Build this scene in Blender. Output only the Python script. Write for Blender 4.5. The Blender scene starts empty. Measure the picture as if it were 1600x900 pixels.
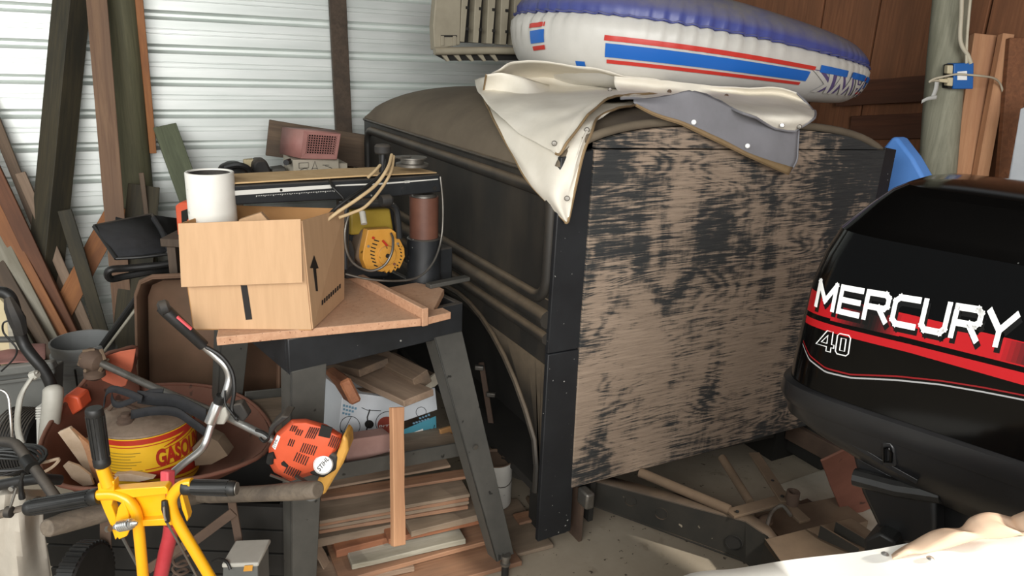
import bpy, bmesh, math, random
from mathutils import Vector, Matrix, noise
random.seed(7)
sc = bpy.context.scene
COL = sc.collection
PI = math.pi
V = Vector

# ------------------------------------------------------------------ camera
F = 1150.0
PITCH, ROLL = math.radians(17.6), math.radians(2.4)
CAM = V((-1.248, -1.812, 1.62))
YAW = math.atan2(.479, .878)
FH = V((math.sin(YAW), math.cos(YAW), 0))
RH = V((math.cos(YAW), -math.sin(YAW), 0))
ZZ = V((0, 0, 1))
FWD = FH * math.cos(PITCH) - ZZ * math.sin(PITCH)
U0 = FH * math.sin(PITCH) + ZZ * math.cos(PITCH)
CR = RH * math.cos(ROLL) + U0 * math.sin(ROLL)
CU = U0 * math.cos(ROLL) - RH * math.sin(ROLL)
cd = bpy.data.cameras.new('camera')
cd.sensor_width = 36
cd.lens = 36 * F / 1600
cd.clip_start = .05
cam = bpy.data.objects.new('camera', cd)
COL.objects.link(cam)
m = Matrix.Identity(4)
for i in range(3):
    m[i][0], m[i][1], m[i][2], m[i][3] = CR[i], CU[i], -FWD[i], CAM[i]
cam.matrix_world = m
sc.camera = cam

# ------------------------------------------------------------------ light
sc.view_settings.view_transform = 'Standard'
sc.view_settings.look = 'None'
sc.view_settings.gamma = 1
sc.view_settings.exposure = 0.0
w = bpy.data.worlds.new('world')
sc.world = w
w.use_nodes = True
w.node_tree.nodes['Background'].inputs[0].default_value = (.93, .97, 1, 1)
w.node_tree.nodes['Background'].inputs[1].default_value = .30


def area(name, loc, target, sx, sy, power, col=(1, 1, 1)):
    l = bpy.data.lights.new(name, 'AREA')
    l.shape = 'RECTANGLE'
    l.size, l.size_y, l.energy, l.color = sx, sy, power, col
    o = bpy.data.objects.new(name, l)
    COL.objects.link(o)
    o.location = loc
    o.rotation_euler = (V(target) - V(loc)).to_track_quat('-Z', 'Y').to_euler()
    return o


# daylight through the open shed door behind the camera, and the open bay on its left
area('door_daylight', (-2.5, -4.6, 2.3), (-.2, 1.4, .9), 3.6, 2.6, 290, (1, .98, .95))
area('bay_daylight', (-3.4, -1.6, 2.9), (-.1, .6, .5), 2.6, 1.8, 105, (.97, 1, .97))
sl = bpy.data.lights.new('doorway_sun', 'SPOT')
sl.energy, sl.spot_size, sl.spot_blend, sl.shadow_soft_size, sl.color = 1300, math.radians(17), .45, .12, (1, .95, .86)
so = bpy.data.objects.new('doorway_sun', sl)
COL.objects.link(so)
so.location = (.9, -4.2, 3.9)
so.rotation_euler = (V((.12, -1.45, .85)) - V((.9, -4.2, 3.9))).to_track_quat('-Z', 'Y').to_euler()


# ------------------------------------------------------------------ pixel -> place helpers (real planes of the shed)
def ray(px, py):
    return FWD + CR * ((px - 800) / F) - CU * ((py - 450) / F)


def ap(px, py, p0, n):
    d = ray(px, py)
    n = V(n)
    return CAM + d * ((V(p0) - CAM).dot(n) / d.dot(n))


def ax(px, py, x): return ap(px, py, (x, 0, 0), (1, 0, 0))
def ay(px, py, y): return ap(px, py, (0, y, 0), (0, 1, 0))
def az(px, py, z): return ap(px, py, (0, 0, z), (0, 0, 1))
def ad(px, py, d): return ap(px, py, CAM + FH * d, FH)


def ppm(p):                                   # metres per pixel at a place
    return (V(p) - CAM).dot(FWD) / F


# ------------------------------------------------------------------ materials
def lin(h):
    h = h.lstrip('#')
    c = [int(h[i:i + 2], 16) / 255 for i in (0, 2, 4)]
    return tuple(x / 12.92 if x <= .04045 else ((x + .055) / 1.055) ** 2.4 for x in c) + (1,)


class NT:
    def __init__(s, name):
        s.m = bpy.data.materials.new(name)
        s.m.use_nodes = True
        s.t = s.m.node_tree
        s.b = s.t.nodes['Principled BSDF']
        s.co = s.n('ShaderNodeTexCoord')

    def n(s, t, **k):
        x = s.t.nodes.new(t)
        for a, v in k.items(): setattr(x, a, v)
        return x

    def l(s, a, b): s.t.links.new(a, b)

    def mapping(s, scale, loc=(0, 0, 0)):
        x = s.n('ShaderNodeMapping')
        x.inputs['Scale'].default_value = scale
        x.inputs['Location'].default_value = loc
        s.l(s.co.outputs['Object'], x.inputs[0])
        return x.outputs[0]

    def noise(s, vec, scale, detail=4, rough=.6, dist=0):
        x = s.n('ShaderNodeTexNoise')
        x.inputs['Scale'].default_value = scale
        x.inputs['Detail'].default_value = detail
        x.inputs['Roughness'].default_value = rough
        x.inputs['Distortion'].default_value = dist
        s.l(vec, x.inputs['Vector'])
        return x.outputs['Fac']

    def ramp(s, fac, stops):
        x = s.n('ShaderNodeValToRGB')
        e = x.color_ramp.elements
        while len(e) < len(stops): e.new(.5)
        for i, (p, c) in enumerate(stops):
            e[i].position = p
            e[i].color = lin(c) if isinstance(c, str) else (c, c, c, 1)
        s.l(fac, x.inputs[0])
        return x.outputs[0]

    def math(s, op, a, b):
        x = s.n('ShaderNodeMath', operation=op)
        for i, v in enumerate((a, b)):
            if isinstance(v, (int, float)): x.inputs[i].default_value = v
            else: s.l(v, x.inputs[i])
        return x.outputs[0]

    def mix(s, fac, a, b):
        x = s.n('ShaderNodeMix', data_type='RGBA')
        if isinstance(fac, (int, float)): x.inputs[0].default_value = fac
        else: s.l(fac, x.inputs[0])
        for i, v in ((6, a), (7, b)):
            if isinstance(v, str): x.inputs[i].default_value = lin(v)
            else: s.l(v, x.inputs[i])
        return x.outputs[2]

    def bump(s, h, strength, dist=.002):
        x = s.n('ShaderNodeBump')
        x.inputs['Strength'].default_value = strength
        x.inputs['Distance'].default_value = dist
        s.l(h, x.inputs['Height'])
        s.l(x.outputs[0], s.b.inputs['Normal'])

    def color(s, c):
        if isinstance(c, str): s.b.inputs['Base Color'].default_value = lin(c)
        else: s.l(c, s.b.inputs['Base Color'])

    def set(s, rough=.6, metal=0, coat=0):
        s.b.inputs['Roughness'].default_value = rough
        s.b.inputs['Metallic'].default_value = metal
        s.b.inputs['Coat Weight'].default_value = coat
        s.b.inputs['Coat Roughness'].default_value = .05
        return s.m


def plain(name, c, rough=.6, metal=0, c2=None, scale=8, stretch=(1, 1, 1), bump=.0, lo=.35, hi=.65, coat=0, speck=None, dust=None, bd=.002):
    """base colour, blotches of c2, specks, and settled dust on upward faces"""
    t = NT(name)
    col = c
    vec = t.mapping(stretch)
    if c2:
        nz = t.noise(vec, scale, 6, .65)
        col = t.ramp(nz, [(lo, c), (hi, c2)])
        if bump: t.bump(nz, bump, bd)
    elif bump:
        t.bump(t.noise(vec, scale, 6, .65), bump, bd)
    if speck:
        sp = t.noise(t.mapping((1, 1, 1)), speck[1], 2, .5)
        col = t.mix(t.ramp(sp, [(speck[2], 0.), (speck[2] + .03, 1.)]), col, speck[0])
    if dust:
        g = t.n('ShaderNodeNewGeometry')
        sx = t.n('ShaderNodeSeparateXYZ')
        t.l(g.outputs['Normal'], sx.inputs[0])
        up = t.ramp(sx.outputs[2], [(.15, 0.), (.75, 1.)])
        nz = t.ramp(t.noise(t.mapping((1, 1, 1)), 9, 5, .7), [(.25, .35), (.7, 1.)])
        f = t.math('MULTIPLY', t.math('MULTIPLY', up, nz), dust[1])
        col = t.mix(f, col, dust[0])
    t.color(col)
    return t.set(rough, metal, coat)


def wood(name, c1, c2, c3=None, rough=.75, along='x', fine=1.0, knots=False):
    t = NT(name)
    s = {'x': (1.2, 26, 26), 'z': (26, 26, 1.2), 'y': (26, 1.2, 26)}[along]
    s2 = {'x': (1.5, 7, 7), 'z': (7, 7, 1.5), 'y': (7, 1.5, 7)}[along]
    g = t.noise(t.mapping(s), 2.2 * fine, 6, .7, .6)
    b = t.noise(t.mapping(s2), 1.3, 4, .6)
    col = t.ramp(g, [(.3, c1), (.62, c2)])
    if c3: col = t.mix(t.ramp(b, [(.45, 0.), (.68, .8)]), col, c3)
    t.color(col)
    t.bump(g, .35, .002)
    return t.set(rough)


MT = {}
MT['grey_timber'] = wood('weathered_timber', '#332f26', '#48412f', '#2b2a22')
MT['red_fir'] = wood('old_fir', '#664c3b', '#84674f', '#6f5746')
MT['brown_board'] = wood('brown_board', '#57473a', '#6f5c4a', '#4b4036')
MT['rust_board'] = wood('rust_board', '#63402d', '#7e5138', '#573929')
MT['pale_board'] = wood('pale_board', '#8a8578', '#a7a294', '#76705f')
MT['orange_board'] = wood('orange_board', '#8d5a36', '#a97144', '#7d5237')
MT['new_fir'] = wood('new_fir', '#b07f5c', '#c4946e', '#a87a5c')
MT['dusty_wood'] = wood('dusty_wood', '#7f6a58', '#96806c', '#6b5848')
MT['treated'] = wood('treated_pole', '#4d4c38', '#66634a', '#55533f', along='z')
MT['treated_b'] = wood('treated_post', '#7c7b69', '#989683', '#6f6e5c', along='z')
MT['treated_x'] = wood('treated_board', '#4d5340', '#646a52', '#444836')
MT['stud'] = wood('dark_stud', '#42362b', '#54463a', '#382f27', along='z')
MT['panel'] = wood('brown_panel', '#67412a', '#87583a', '#704a31', along='z', fine=.8)
MT['panel_x'] = wood('brown_batten', '#46291a', '#5d3824', '#4d3020')
MT['ply_edge'] = wood('plywood_scrap', '#7f5a43', '#9b7458', '#715746')
MT['ply_top'] = wood('plywood_grey', '#7d6c5a', '#927f6c', '#655849')
MT['redwood'] = wood('red_offcut', '#855034', '#a06a48', '#744a35')
MT['particle'] = plain('particle_board', '#b58869', .8, c2='#c79b7b', scale=60, bump=.3, speck=('#8d6148', 130, .66), dust=('#b99e86', .5))
MT['card'] = plain('cardboard', '#be9a75', .85, c2='#c6a17c', scale=3, stretch=(20, 20, 1.5), bump=.06)
MT['card_in'] = plain('cardboard_inside', '#a87b4d', .9, c2='#b58857', scale=5)
MT['card_old'] = plain('carton_grey', '#b9b2a2', .9, c2='#a69e8e', scale=5)
MT['ink'] = plain('black_ink', '#171412', .7)
MT['pvc'] = plain('pvc', '#dedbd2', .45, c2='#e8e6df', scale=5, speck=('#8f8a80', 22, .7))
MT['dark_in'] = plain('dark_inside', '#2a2826', .8, c2='#4b4641', scale=14)
MT['black'] = plain('black_plastic', '#151515', .45)
MT['rubber'] = plain('black_rubber', '#171716', .5, c2='#232221', scale=20)
MT['dusty_black'] = plain('dusty_black', '#1f1e1d', .7, c2='#302d2a', scale=9, dust=('#6d6357', .45))
MT['fabric_black'] = plain('black_fabric', '#17181b', .9, c2='#222327', scale=30, bump=.2, dust=('#4a4642', .25))
MT['saw_black'] = plain('saw_black_enamel', '#1b1d1f', .5, c2='#25272a', scale=12, speck=('#8d8d88', 45, .73), dust=('#6e655a', .45))
MT['saw_grey'] = plain('stand_grey_enamel', '#43423e', .55, c2='#504e49', scale=7, bump=.1, speck=('#23221f', 30, .7))
MT['saw_yellow'] = plain('saw_yellow', '#c58b34', .5, c2='#d09742', scale=9, speck=('#77541f', 40, .68), dust=('#95805a', .6))
MT['saw_mustard'] = plain('saw_mustard', '#8b7320', .55, c2='#9a8230', scale=9)
MT['saw_dust'] = plain('sawdust', '#c3a274', .95, c2='#d1b183', scale=25, bump=.5)
MT['column_rust'] = plain('rust_primer_tube', '#5e3c30', .5, c2='#6d4738', scale=10)
MT['alu'] = plain('aluminium', '#dadad7', .36, .9, c2='#c6c6c3', scale=15)
MT['steel'] = plain('dull_steel', '#8b8882', .45, .8, c2='#6c6760', scale=12)
MT['white_scale'] = plain('white_scale', '#d8d6cf', .5)
MT['rust'] = plain('rusty_steel', '#6a4032', .8, c2='#7f5040', scale=6, lo=.3, hi=.7, bump=.2, speck=('#4a2f26', 18, .68), dust=('#7c6655', .35))
MT['rust_or'] = plain('orange_paint_rust', '#b05a3f', .7, c2='#8e4f3b', scale=4, lo=.4, hi=.75)
MT['rust_dk'] = plain('dark_rust', '#4a3a30', .8, c2='#5d4a3c', scale=7, bump=.2)
MT['tub'] = plain('brown_steel_tub', '#54402f', .7, c2='#694d3b', scale=5, lo=.3, hi=.7, bump=.15)
MT['handle_wood'] = wood('grey_handle', '#5d5348', '#776b5d', '#4f4740')
MT['can_top'] = plain('can_top', '#8e7c6c', .55, .4, c2='#6b5a4d', scale=14, lo=.4, hi=.7, bump=.3)
MT['can_yellow'] = plain('can_yellow', '#e0ac1d', .45, c2='#e6b52a', scale=12)
MT['can_red'] = plain('can_red', '#b8331f', .45, c2='#a52c1c', scale=12)
MT['yellow'] = plain('yellow_enamel', '#f0ad12', .35, coat=.3, c2='#eda80f', scale=5)
MT['red_tube'] = plain('red_tube', '#a32c35', .4, c2='#b53f45', scale=8)
MT['pink'] = plain('pink_rubber', '#ee5f67', .5)
MT['orange'] = plain('orange_plastic', '#db5f3d', .45, c2='#d05636', scale=10)
MT['tan_tank'] = plain('tan_fuel_tank', '#c99645', .5, c2='#8d682f', scale=9, lo=.5, hi=.75)
MT['ltgrey'] = plain('light_grey_plastic', '#aaa79d', .5, c2='#bdbab0', scale=6, dust=('#8c857a', .3))
MT['bucket_grey'] = plain('grey_bucket', '#7b7d7d', .5, c2='#8a8c8b', scale=4, dust=('#938d83', .4))
MT['bin_grey'] = plain('grey_bin', '#5d5e5b', .55, c2='#6b6b67', scale=5, dust=('#827a70', .5))
MT['canvas_beige'] = plain('beige_canvas', '#a79f92', .95, c2='#b9b1a4', scale=6, bump=.2)
MT['pink_cloth'] = plain('dusty_pink', '#8f615a', .9, c2='#a3746c', scale=7)
MT['basket'] = plain('pink_basket', '#9c6b64', .6, c2='#ad7a72', scale=8, dust=('#b3968c', .4))
MT['white_can'] = plain('white_paint_can', '#c6c4bd', .5, c2='#d5d3cd', scale=5, speck=('#5c554c', 26, .7))
MT['can_lid'] = plain('dirty_can_lid', '#5c4a3c', .8, c2='#6d5847', scale=8)
MT['carton'] = plain('white_carton', '#c9ced3', .7, c2='#d5d9dd', scale=5)
MT['teal'] = plain('teal_print', '#4b93a6', .7)
MT['carton_red'] = plain('carton_red_print', '#9c4638', .7)
MT['carton_blue'] = plain('carton_blue_print', '#6d93a9', .7)
MT['brick_box'] = plain('pinkish_box', '#8d6c64', .8, c2='#a28178', scale=6, speck=('#cfc4bc', 20, .74))
MT['chassis'] = plain('chassis_black', '#22211d', .7, c2='#2f2b25', scale=8, speck=('#8b8070', 30, .74), dust=('#6a5745', .85))
MT['dust_wood'] = plain('dusty_timber', '#5f4f3f', .9, c2='#705d4a', scale=7, bump=.2)
MT['bodyblack'] = plain('black_strip', '#16171a', .55, c2='#1e2023', scale=6, speck=('#a9a9a4', 70, .725))
MT['body_side'] = plain('car_body_side', '#211f1c', .6, c2='#39332b', scale=3.2, stretch=(1, 1.4, .5), lo=.42, hi=.72, bump=.12, dust=('#7a6954', .75))
MT['body_roof'] = plain('car_roof_dust', '#5d5244', .85, c2='#736756', scale=3, lo=.3, hi=.7, bump=.15)
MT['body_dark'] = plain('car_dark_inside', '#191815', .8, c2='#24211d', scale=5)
MT['vinyl_white'] = plain('white_vinyl', '#d6d3cc', .4, c2='#c8c5be', scale=3)
MT['vinyl_blue'] = plain('navy_vinyl', '#41488a', .38, c2='#4b5391', scale=4, dust=('#8b8576', .9))
MT['print_red'] = plain('red_print', '#c8382f', .4)
MT['print_blue'] = plain('blue_print', '#1f66bd', .4)
MT['print_purple'] = plain('purple_print', '#5d4f7c', .45)
MT['canvas_white'] = plain('white_canvas', '#ebe5d8', .85, c2='#e0d9ca', scale=5, bump=.1)
MT['canvas_grey'] = plain('grey_underside', '#86858a', .9, c2='#7a797d', scale=5)
MT['canvas_tan'] = plain('tan_binding', '#91795a', .9, c2='#806a49', scale=9)
MT['boat_white'] = plain('white_boat_cover', '#efece4', .8, c2='#f2efe9', scale=3)
MT['boat_beige'] = plain('peach_fabric', '#d9bba0', .9, c2='#cfae93', scale=4)
MT['blue_foam'] = plain('blue_foam', '#5b93e0', .6, c2='#6399e6', scale=5)
MT['cowl'] = plain('black_gloss_cowl', '#050505', .12, coat=0, c2='#060606', scale=4, speck=('#5a5a58', 60, .79))
MT['cowl'].node_tree.nodes['Principled BSDF'].inputs['Specular IOR Level'].default_value = .22
MT['cowl_low'] = plain('satin_black_pan', '#161617', .33, c2='#1c1c1d', scale=6)
MT['decal_white'] = plain('white_decal', '#f2f2f0', .35)
MT['decal_red'] = plain('red_decal', '#a80d16', .3)
MT['decal_dkred'] = plain('dark_red_decal', '#7d0d14', .3)
MT['decal_black'] = plain('black_decal', '#040404', .25)
MT['decal_silver'] = plain('silver_pinstripe', '#9a9a9a', .3)
MT['tan_plastic'] = plain('tan_grille', '#8b8371', .6, c2='#9a927f', scale=6, dust=('#a39782', .5))
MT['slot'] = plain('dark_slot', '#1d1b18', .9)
MT['cable_white'] = plain('white_cable', '#c9c1ac', .6, c2='#b9b09a', scale=9)
MT['cable_tan'] = plain('tan_cable', '#cdb48c', .65, c2='#b99e77', scale=14)
MT['blue_box'] = plain('blue_box', '#1d5fa8', .45)
MT['ivory'] = plain('ivory_plastic', '#c9bd9c', .45)
MT['tape'] = plain('white_tape', '#b9b9b4', .8)
MT['cream'] = plain('cream_board', '#c9bb98', .8, c2='#bdae89', scale=4)
MT['rag'] = plain('paper_scrap', '#b99e82', .95, c2='#d3bea6', scale=14, lo=.3, hi=.7, bump=.3)


def m_wall():
    t = NT('galvanised_sheet')
    nz = t.noise(t.mapping((.6, 1, 6)), 3, 5, .6)
    t.color(t.ramp(nz, [(.3, '#dae0dc'), (.7, '#eef2ef')]))
    return t.set(.48, .6)


def m_floor():
    t = NT('concrete')
    n1 = t.noise(t.mapping((1, 1, 1)), 2.5, 8, .65)
    n2 = t.noise(t.mapping((1, 1, 1)), 55, 2, .5)
    n3 = t.noise(t.mapping((1, 1, 1)), 14, 3, .6)
    c = t.ramp(n1, [(.3, '#8e8270'), (.7, '#a89c8a')])
    c = t.mix(t.ramp(n3, [(.62, 0.), (.75, .5)]), c, '#6d6050')
    c = t.mix(t.ramp(n2, [(.70, 0.), (.73, .9)]), c, '#3d342a')
    t.color(c)
    t.bump(n3, .15, .004)
    return t.set(.85)


def m_ply():
    """black paint worn off a plywood face: horizontal grain, bare patches, cathedral figure"""
    t = NT('worn_black_plywood')
    v = t.mapping((1, 1, 1))
    warp = t.noise(t.mapping((1.1, 1, 2.6)), 1.6, 3, .5)
    # growth-ring figure: contour lines of a stretched, warped field
    fld = t.noise(t.mapping((.9, 1, 4.2)), 1.3, 2, .45, .5)
    ring = t.math('SINE', t.math('MULTIPLY', fld, 150), 0)
    ring = t.math('MULTIPLY', ring, .5)
    grain = t.noise(t.mapping((7, 1, 150)), 1.3, 5, .75, .3)
    patch = t.noise(t.mapping((3.1, 1, 2.2), (3.7, 0, 1.3)), 1.25, 5, .62, .5)
    drip = t.noise(t.mapping((13, 1, 1.6)), 1.2, 4, .6)
    sx = t.n('ShaderNodeSeparateXYZ')
    t.l(v, sx.inputs[0])
    f = t.math('ADD', t.math('MULTIPLY', patch, 2.0), t.math('MULTIPLY', grain, 1.7))
    f = t.math('ADD', f, t.math('MULTIPLY', ring, .22))
    f = t.math('ADD', f, t.math('MULTIPLY', drip, .75))
    # wear falls off towards the right and the upper edge of the board
    edge = t.ramp(sx.outputs[0], [(0, .26), (.12, .30), (.4, .2), (.62, .06), (.8, .02), (1, .06)])
    f = t.math('ADD', f, t.math('MULTIPLY', edge, 1.1))
    topz = t.ramp(sx.outputs[2], [(.22, -.0), (.36, .17), (.7, .2), (1, .02)])
    f = t.math('ADD', f, t.math('MULTIPLY', topz, 1.0))
    msk = t.ramp(t.math('SUBTRACT', f, 2.20), [(.18, 0.), (.50, 1.)])
    bare = t.ramp(grain, [(.25, '#786859'), (.65, '#a08d7b')])
    drk = t.ramp(grain, [(.3, '#222426'), (.7, '#3a3b3a')])
    t.color(t.mix(msk, drk, bare))
    t.bump(grain, .4, .003)
    return t.set(.7)


MT['wall'], MT['floor'], MT['ply'] = m_wall(), m_floor(), m_ply()


# ------------------------------------------------------------------ mesh building
class MB:
    def __init__(s): s.v, s.f = [], []

    def add(s, vs, fs):
        k = len(s.v)
        s.v += [V(x) for x in vs]
        s.f += [[i + k for i in f] for f in fs]
        return s

    def box(s, c, size, ex=V((1, 0, 0)), ey=V((0, 1, 0)), ez=None):
        ex, ey = V(ex).normalized(), V(ey).normalized()
        ez = V(ez).normalized() if ez is not None else ex.cross(ey)
        c = V(c)
        vs = [c + ex * (a * size[0] / 2) + ey * (b * size[1] / 2) + ez * (d * size[2] / 2) for a in (-1, 1) for b in (-1, 1) for d in (-1, 1)]
        return s.add(vs, [(0, 1, 3, 2), (4, 6, 7, 5), (0, 4, 5, 1), (2, 3, 7, 6), (0, 2, 6, 4), (1, 5, 7, 3)])

    def beam(s, a, b, w, t, up=(0, 0, 1), w2=None):
        a, b = V(a), V(b)
        x = (b - a).normalized()
        y = V(up).cross(x).normalized()
        z = x.cross(y)
        w2 = w2 or w
        vs = []
        for p, ww in ((a, w), (b, w2)):
            vs += [p + y * (i * ww / 2) + z * (j * t / 2) for i, j in ((-1, -1), (1, -1), (1, 1), (-1, 1))]
        return s.add(vs, [(3, 2, 1, 0), (4, 5, 6, 7), (0, 1, 5, 4), (1, 2, 6, 5), (2, 3, 7, 6), (3, 0, 4, 7)])

    def tube(s, pts, r, n=12, cap=True, flat=1.0, closed=False):
        pts = [V(p) for p in pts]
        N = len(pts)
        rs = r if isinstance(r, (list, tuple)) else [r] * N
        k = len(s.v)
        prev = None
        for i, p in enumerate(pts):
            if closed: d = pts[(i + 1) % N] - pts[i - 1]
            else: d = pts[min(i + 1, N - 1)] - pts[max(i - 1, 0)]
            d.normalize()
            if prev is None:
                q = V((0, 0, 1)) if abs(d.z) < .9 else V((1, 0, 0))
                x = q.cross(d).normalized()
            else:
                x = (prev - d * prev.dot(d)).normalized()
            prev = x
            y = d.cross(x)
            for j in range(n):
                a = 2 * PI * j / n
                s.v.append(p + x * (rs[i] * math.cos(a)) + y * (rs[i] * flat * math.sin(a)))
        for i in range(N if closed else N - 1):
            i2 = (i + 1) % N
            for j in range(n):
                j2 = (j + 1) % n
                s.f.append([k + i * n + j, k + i * n + j2, k + i2 * n + j2, k + i2 * n + j])
        if cap and not closed:
            s.f.append([k + j for j in range(n)][::-1])
            s.f.append([k + (N - 1) * n + j for j in range(n)])
        return s

    def lathe(s, prof, c, axis=(0, 0, 1), n=24, cap0=True, cap1=True, ref=None):
        """prof: (radius, height) along axis"""
        z = V(axis).normalized()
        q = V(ref) if ref else (V((1, 0, 0)) if abs(z.x) < .9 else V((0, 1, 0)))
        x = (q - z * q.dot(z)).normalized()
        y = z.cross(x)
        c = V(c)
        k = len(s.v)
        for r, h in prof:
            for j in range(n):
                a = 2 * PI * j / n
                s.v.append(c + z * h + x * (r * math.cos(a)) + y * (r * math.sin(a)))
        for i in range(len(prof) - 1):
            for j in range(n):
                j2 = (j + 1) % n
                s.f.append([k + i * n + j, k + i * n + j2, k + (i + 1) * n + j2, k + (i + 1) * n + j])
        if cap0: s.f.append([k + j for j in range(n)][::-1])
        if cap1: s.f.append([k + (len(prof) - 1) * n + j for j in range(n)])
        return s

    def grid(s, rows, closed_u=False):
        k = len(s.v)
        R, C = len(rows), len(rows[0])
        for r in rows: s.v += [V(p) for p in r]
        for i in range(R - 1):
            for j in range(C if closed_u else C - 1):
                j2 = (j + 1) % C
                s.f.append([k + i * C + j, k + i * C + j2, k + (i + 1) * C + j2, k + (i + 1) * C + j])
        return s

    def prism(s, poly, vec):
        """polygon of 3D points swept along vec"""
        k = len(s.v)
        n = len(poly)
        vec = V(vec)
        s.v += [V(p) for p in poly] + [V(p) + vec for p in poly]
        s.f.append([k + i for i in range(n)][::-1])
        s.f.append([k + n + i for i in range(n)])
        for i in range(n):
            j = (i + 1) % n
            s.f.append([k + i, k + j, k + n + j, k + n + i])
        return s

    def build(s, name, mat, parent=None, bevel=0, smooth=35, solid=0, sub=0, seg=2):
        me = bpy.data.meshes.new(name)
        o = bpy.data.objects.new(name, me)
        COL.objects.link(o)
        if parent is not None:
            org = WL[parent.name]
            o.parent = parent
            o.location = (0, 0, 0)
        else:
            xs = [p.x for p in s.v]; ys = [p.y for p in s.v]; zs = [p.z for p in s.v]
            org = V(((min(xs) + max(xs)) / 2, (min(ys) + max(ys)) / 2, min(zs)))
            o.location = org
        WL[o.name] = org
        me.from_pydata([p - org for p in s.v], [], s.f)
        bm = bmesh.new()
        bm.from_mesh(me)
        bmesh.ops.recalc_face_normals(bm, faces=bm.faces)
        bm.to_mesh(me)
        bm.free()
        me.materials.append(MT[mat])
        if smooth:
            me.shade_smooth()
            me.set_sharp_from_angle(angle=math.radians(smooth))
        if solid:
            mo = o.modifiers.new('thickness', 'SOLIDIFY'); mo.thickness = solid; mo.offset = 0
        if sub:
            mo = o.modifiers.new('subdivision', 'SUBSURF'); mo.levels = mo.render_levels = sub
        if bevel:
            mo = o.modifiers.new('bevel', 'BEVEL'); mo.width = bevel; mo.segments = seg; mo.limit_method = 'ANGLE'
        return o


WL = {}


def tag(o, label, cat, group=None):
    o['label'], o['category'] = label, cat
    if group: o['group'] = group
    return o


def thing(name, label, cat, loc, group=None):
    o = bpy.data.objects.new(name, None)
    o.empty_display_size = .05
    COL.objects.link(o)
    o.location = loc
    WL[o.name] = V(loc)
    return tag(o, label, cat, group)


def struct(o):
    o['kind'] = 'structure'
    return o


def spline(pts, n=6):
    """Catmull-Rom through 3D points"""
    pts = [V(p) for p in pts]
    out = []
    for i in range(len(pts) - 1):
        p0, p1, p2, p3 = pts[max(i - 1, 0)], pts[i], pts[i + 1], pts[min(i + 2, len(pts) - 1)]
        for k in range(n):
            t = k / n
            out.append(.5 * ((2 * p1) + (p2 - p0) * t + (2 * p0 - 5 * p1 + 4 * p2 - p3) * t * t + (3 * p1 - p0 - 3 * p2 + p3) * t ** 3))
    return out + [pts[-1]]


def plank(name, a, b, w, t, mat, face=(0, -1, 0), parent=None, bevel=.002, jit=.0015, roll=0):
    """a board from a to b as one object whose own X runs along the grain; 'face' is where its wide side looks"""
    a, b = V(a), V(b)
    L = (b - a).length
    x = (b - a).normalized()
    z = V(face)
    z = (z - x * z.dot(x)).normalized()
    y = z.cross(x)
    if roll:
        q = Matrix.Rotation(roll, 3, x)
        y, z = q @ y, q @ z
    me = bpy.data.meshes.new(name)
    n = 5
    vs, fs = [], []
    for i in range(n + 1):
        for (p, q) in ((-1, -1), (1, -1), (1, 1), (-1, 1)):
            vs.append(V((L * i / n, p * w / 2 + random.uniform(-jit, jit), q * t / 2 + random.uniform(-jit, jit) * .6)))
    for i in range(n):
        for j in range(4):
            fs.append((i * 4 + j, i * 4 + (j + 1) % 4, i * 4 + 4 + (j + 1) % 4, i * 4 + 4 + j))
    fs += [(3, 2, 1, 0), tuple(n * 4 + j for j in range(4))]
    me.from_pydata(vs, [], fs)
    me.materials.append(MT[mat])
    o = bpy.data.objects.new(name, me)
    COL.objects.link(o)
    mw = Matrix.Identity(4)
    org = a - (WL[parent.name] if parent else V((0, 0, 0)))
    for i in range(3):
        mw[i][0], mw[i][1], mw[i][2], mw[i][3] = x[i], y[i], z[i], org[i]
    if parent: o.parent = parent
    o.matrix_local = mw
    WL[o.name] = a
    if bevel:
        mo = o.modifiers.new('bevel', 'BEVEL'); mo.width = bevel; mo.segments = 1; mo.limit_method = 'ANGLE'; mo.angle_limit = math.radians(50)
    return o


def text_verts(body, size, shear=0, sx=1.0, cut=.012, spacing=1.0, bold=0):
    cu = bpy.data.curves.new('lettering', 'FONT')
    cu.body, cu.size, cu.shear, cu.space_character = body, size, shear, spacing
    cu.resolution_u = 4
    cu.offset = bold
    o = bpy.data.objects.new('lettering_source', cu)
    COL.objects.link(o)
    dg = bpy.context.evaluated_depsgraph_get()
    me = bpy.data.meshes.new_from_object(o.evaluated_get(dg))
    bpy.data.objects.remove(o)
    bm = bmesh.new()
    bm.from_mesh(me)
    bmesh.ops.triangulate(bm, faces=bm.faces)
    for _ in range(3):
        es = [e for e in bm.edges if e.calc_length() > cut]
        if es: bmesh.ops.subdivide_edges(bm, edges=es, cuts=1)
    bmesh.ops.triangulate(bm, faces=bm.faces)
    bm.verts.ensure_lookup_table()
    vs = [(v.co.x * sx, v.co.y) for v in bm.verts]
    fs = [[v.index for v in f.verts] for f in bm.faces]
    bm.free()
    return vs, fs


def text_on(name, body, size, fn, mat, parent, shear=0, sx=1.0, spacing=1.0, fit=None, bold=0):
    """lettering laid on a surface: fn(u, v) -> point. fit=(width, height) rescales it"""
    vs, fs = text_verts(body, size, shear, sx, cut=max(.012, size * .12), spacing=spacing, bold=bold)
    if fit:
        x0, x1 = min(v[0] for v in vs), max(v[0] for v in vs)
        y0, y1 = min(v[1] for v in vs), max(v[1] for v in vs)
        vs = [((x - x0) / (x1 - x0) * fit[0], (y - y0) / (y1 - y0) * fit[1]) for x, y in vs]
    b = MB().add([fn(x, y) for x, y in vs], fs)
    o = b.build(name, mat, parent, smooth=0)
    return o

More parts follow.
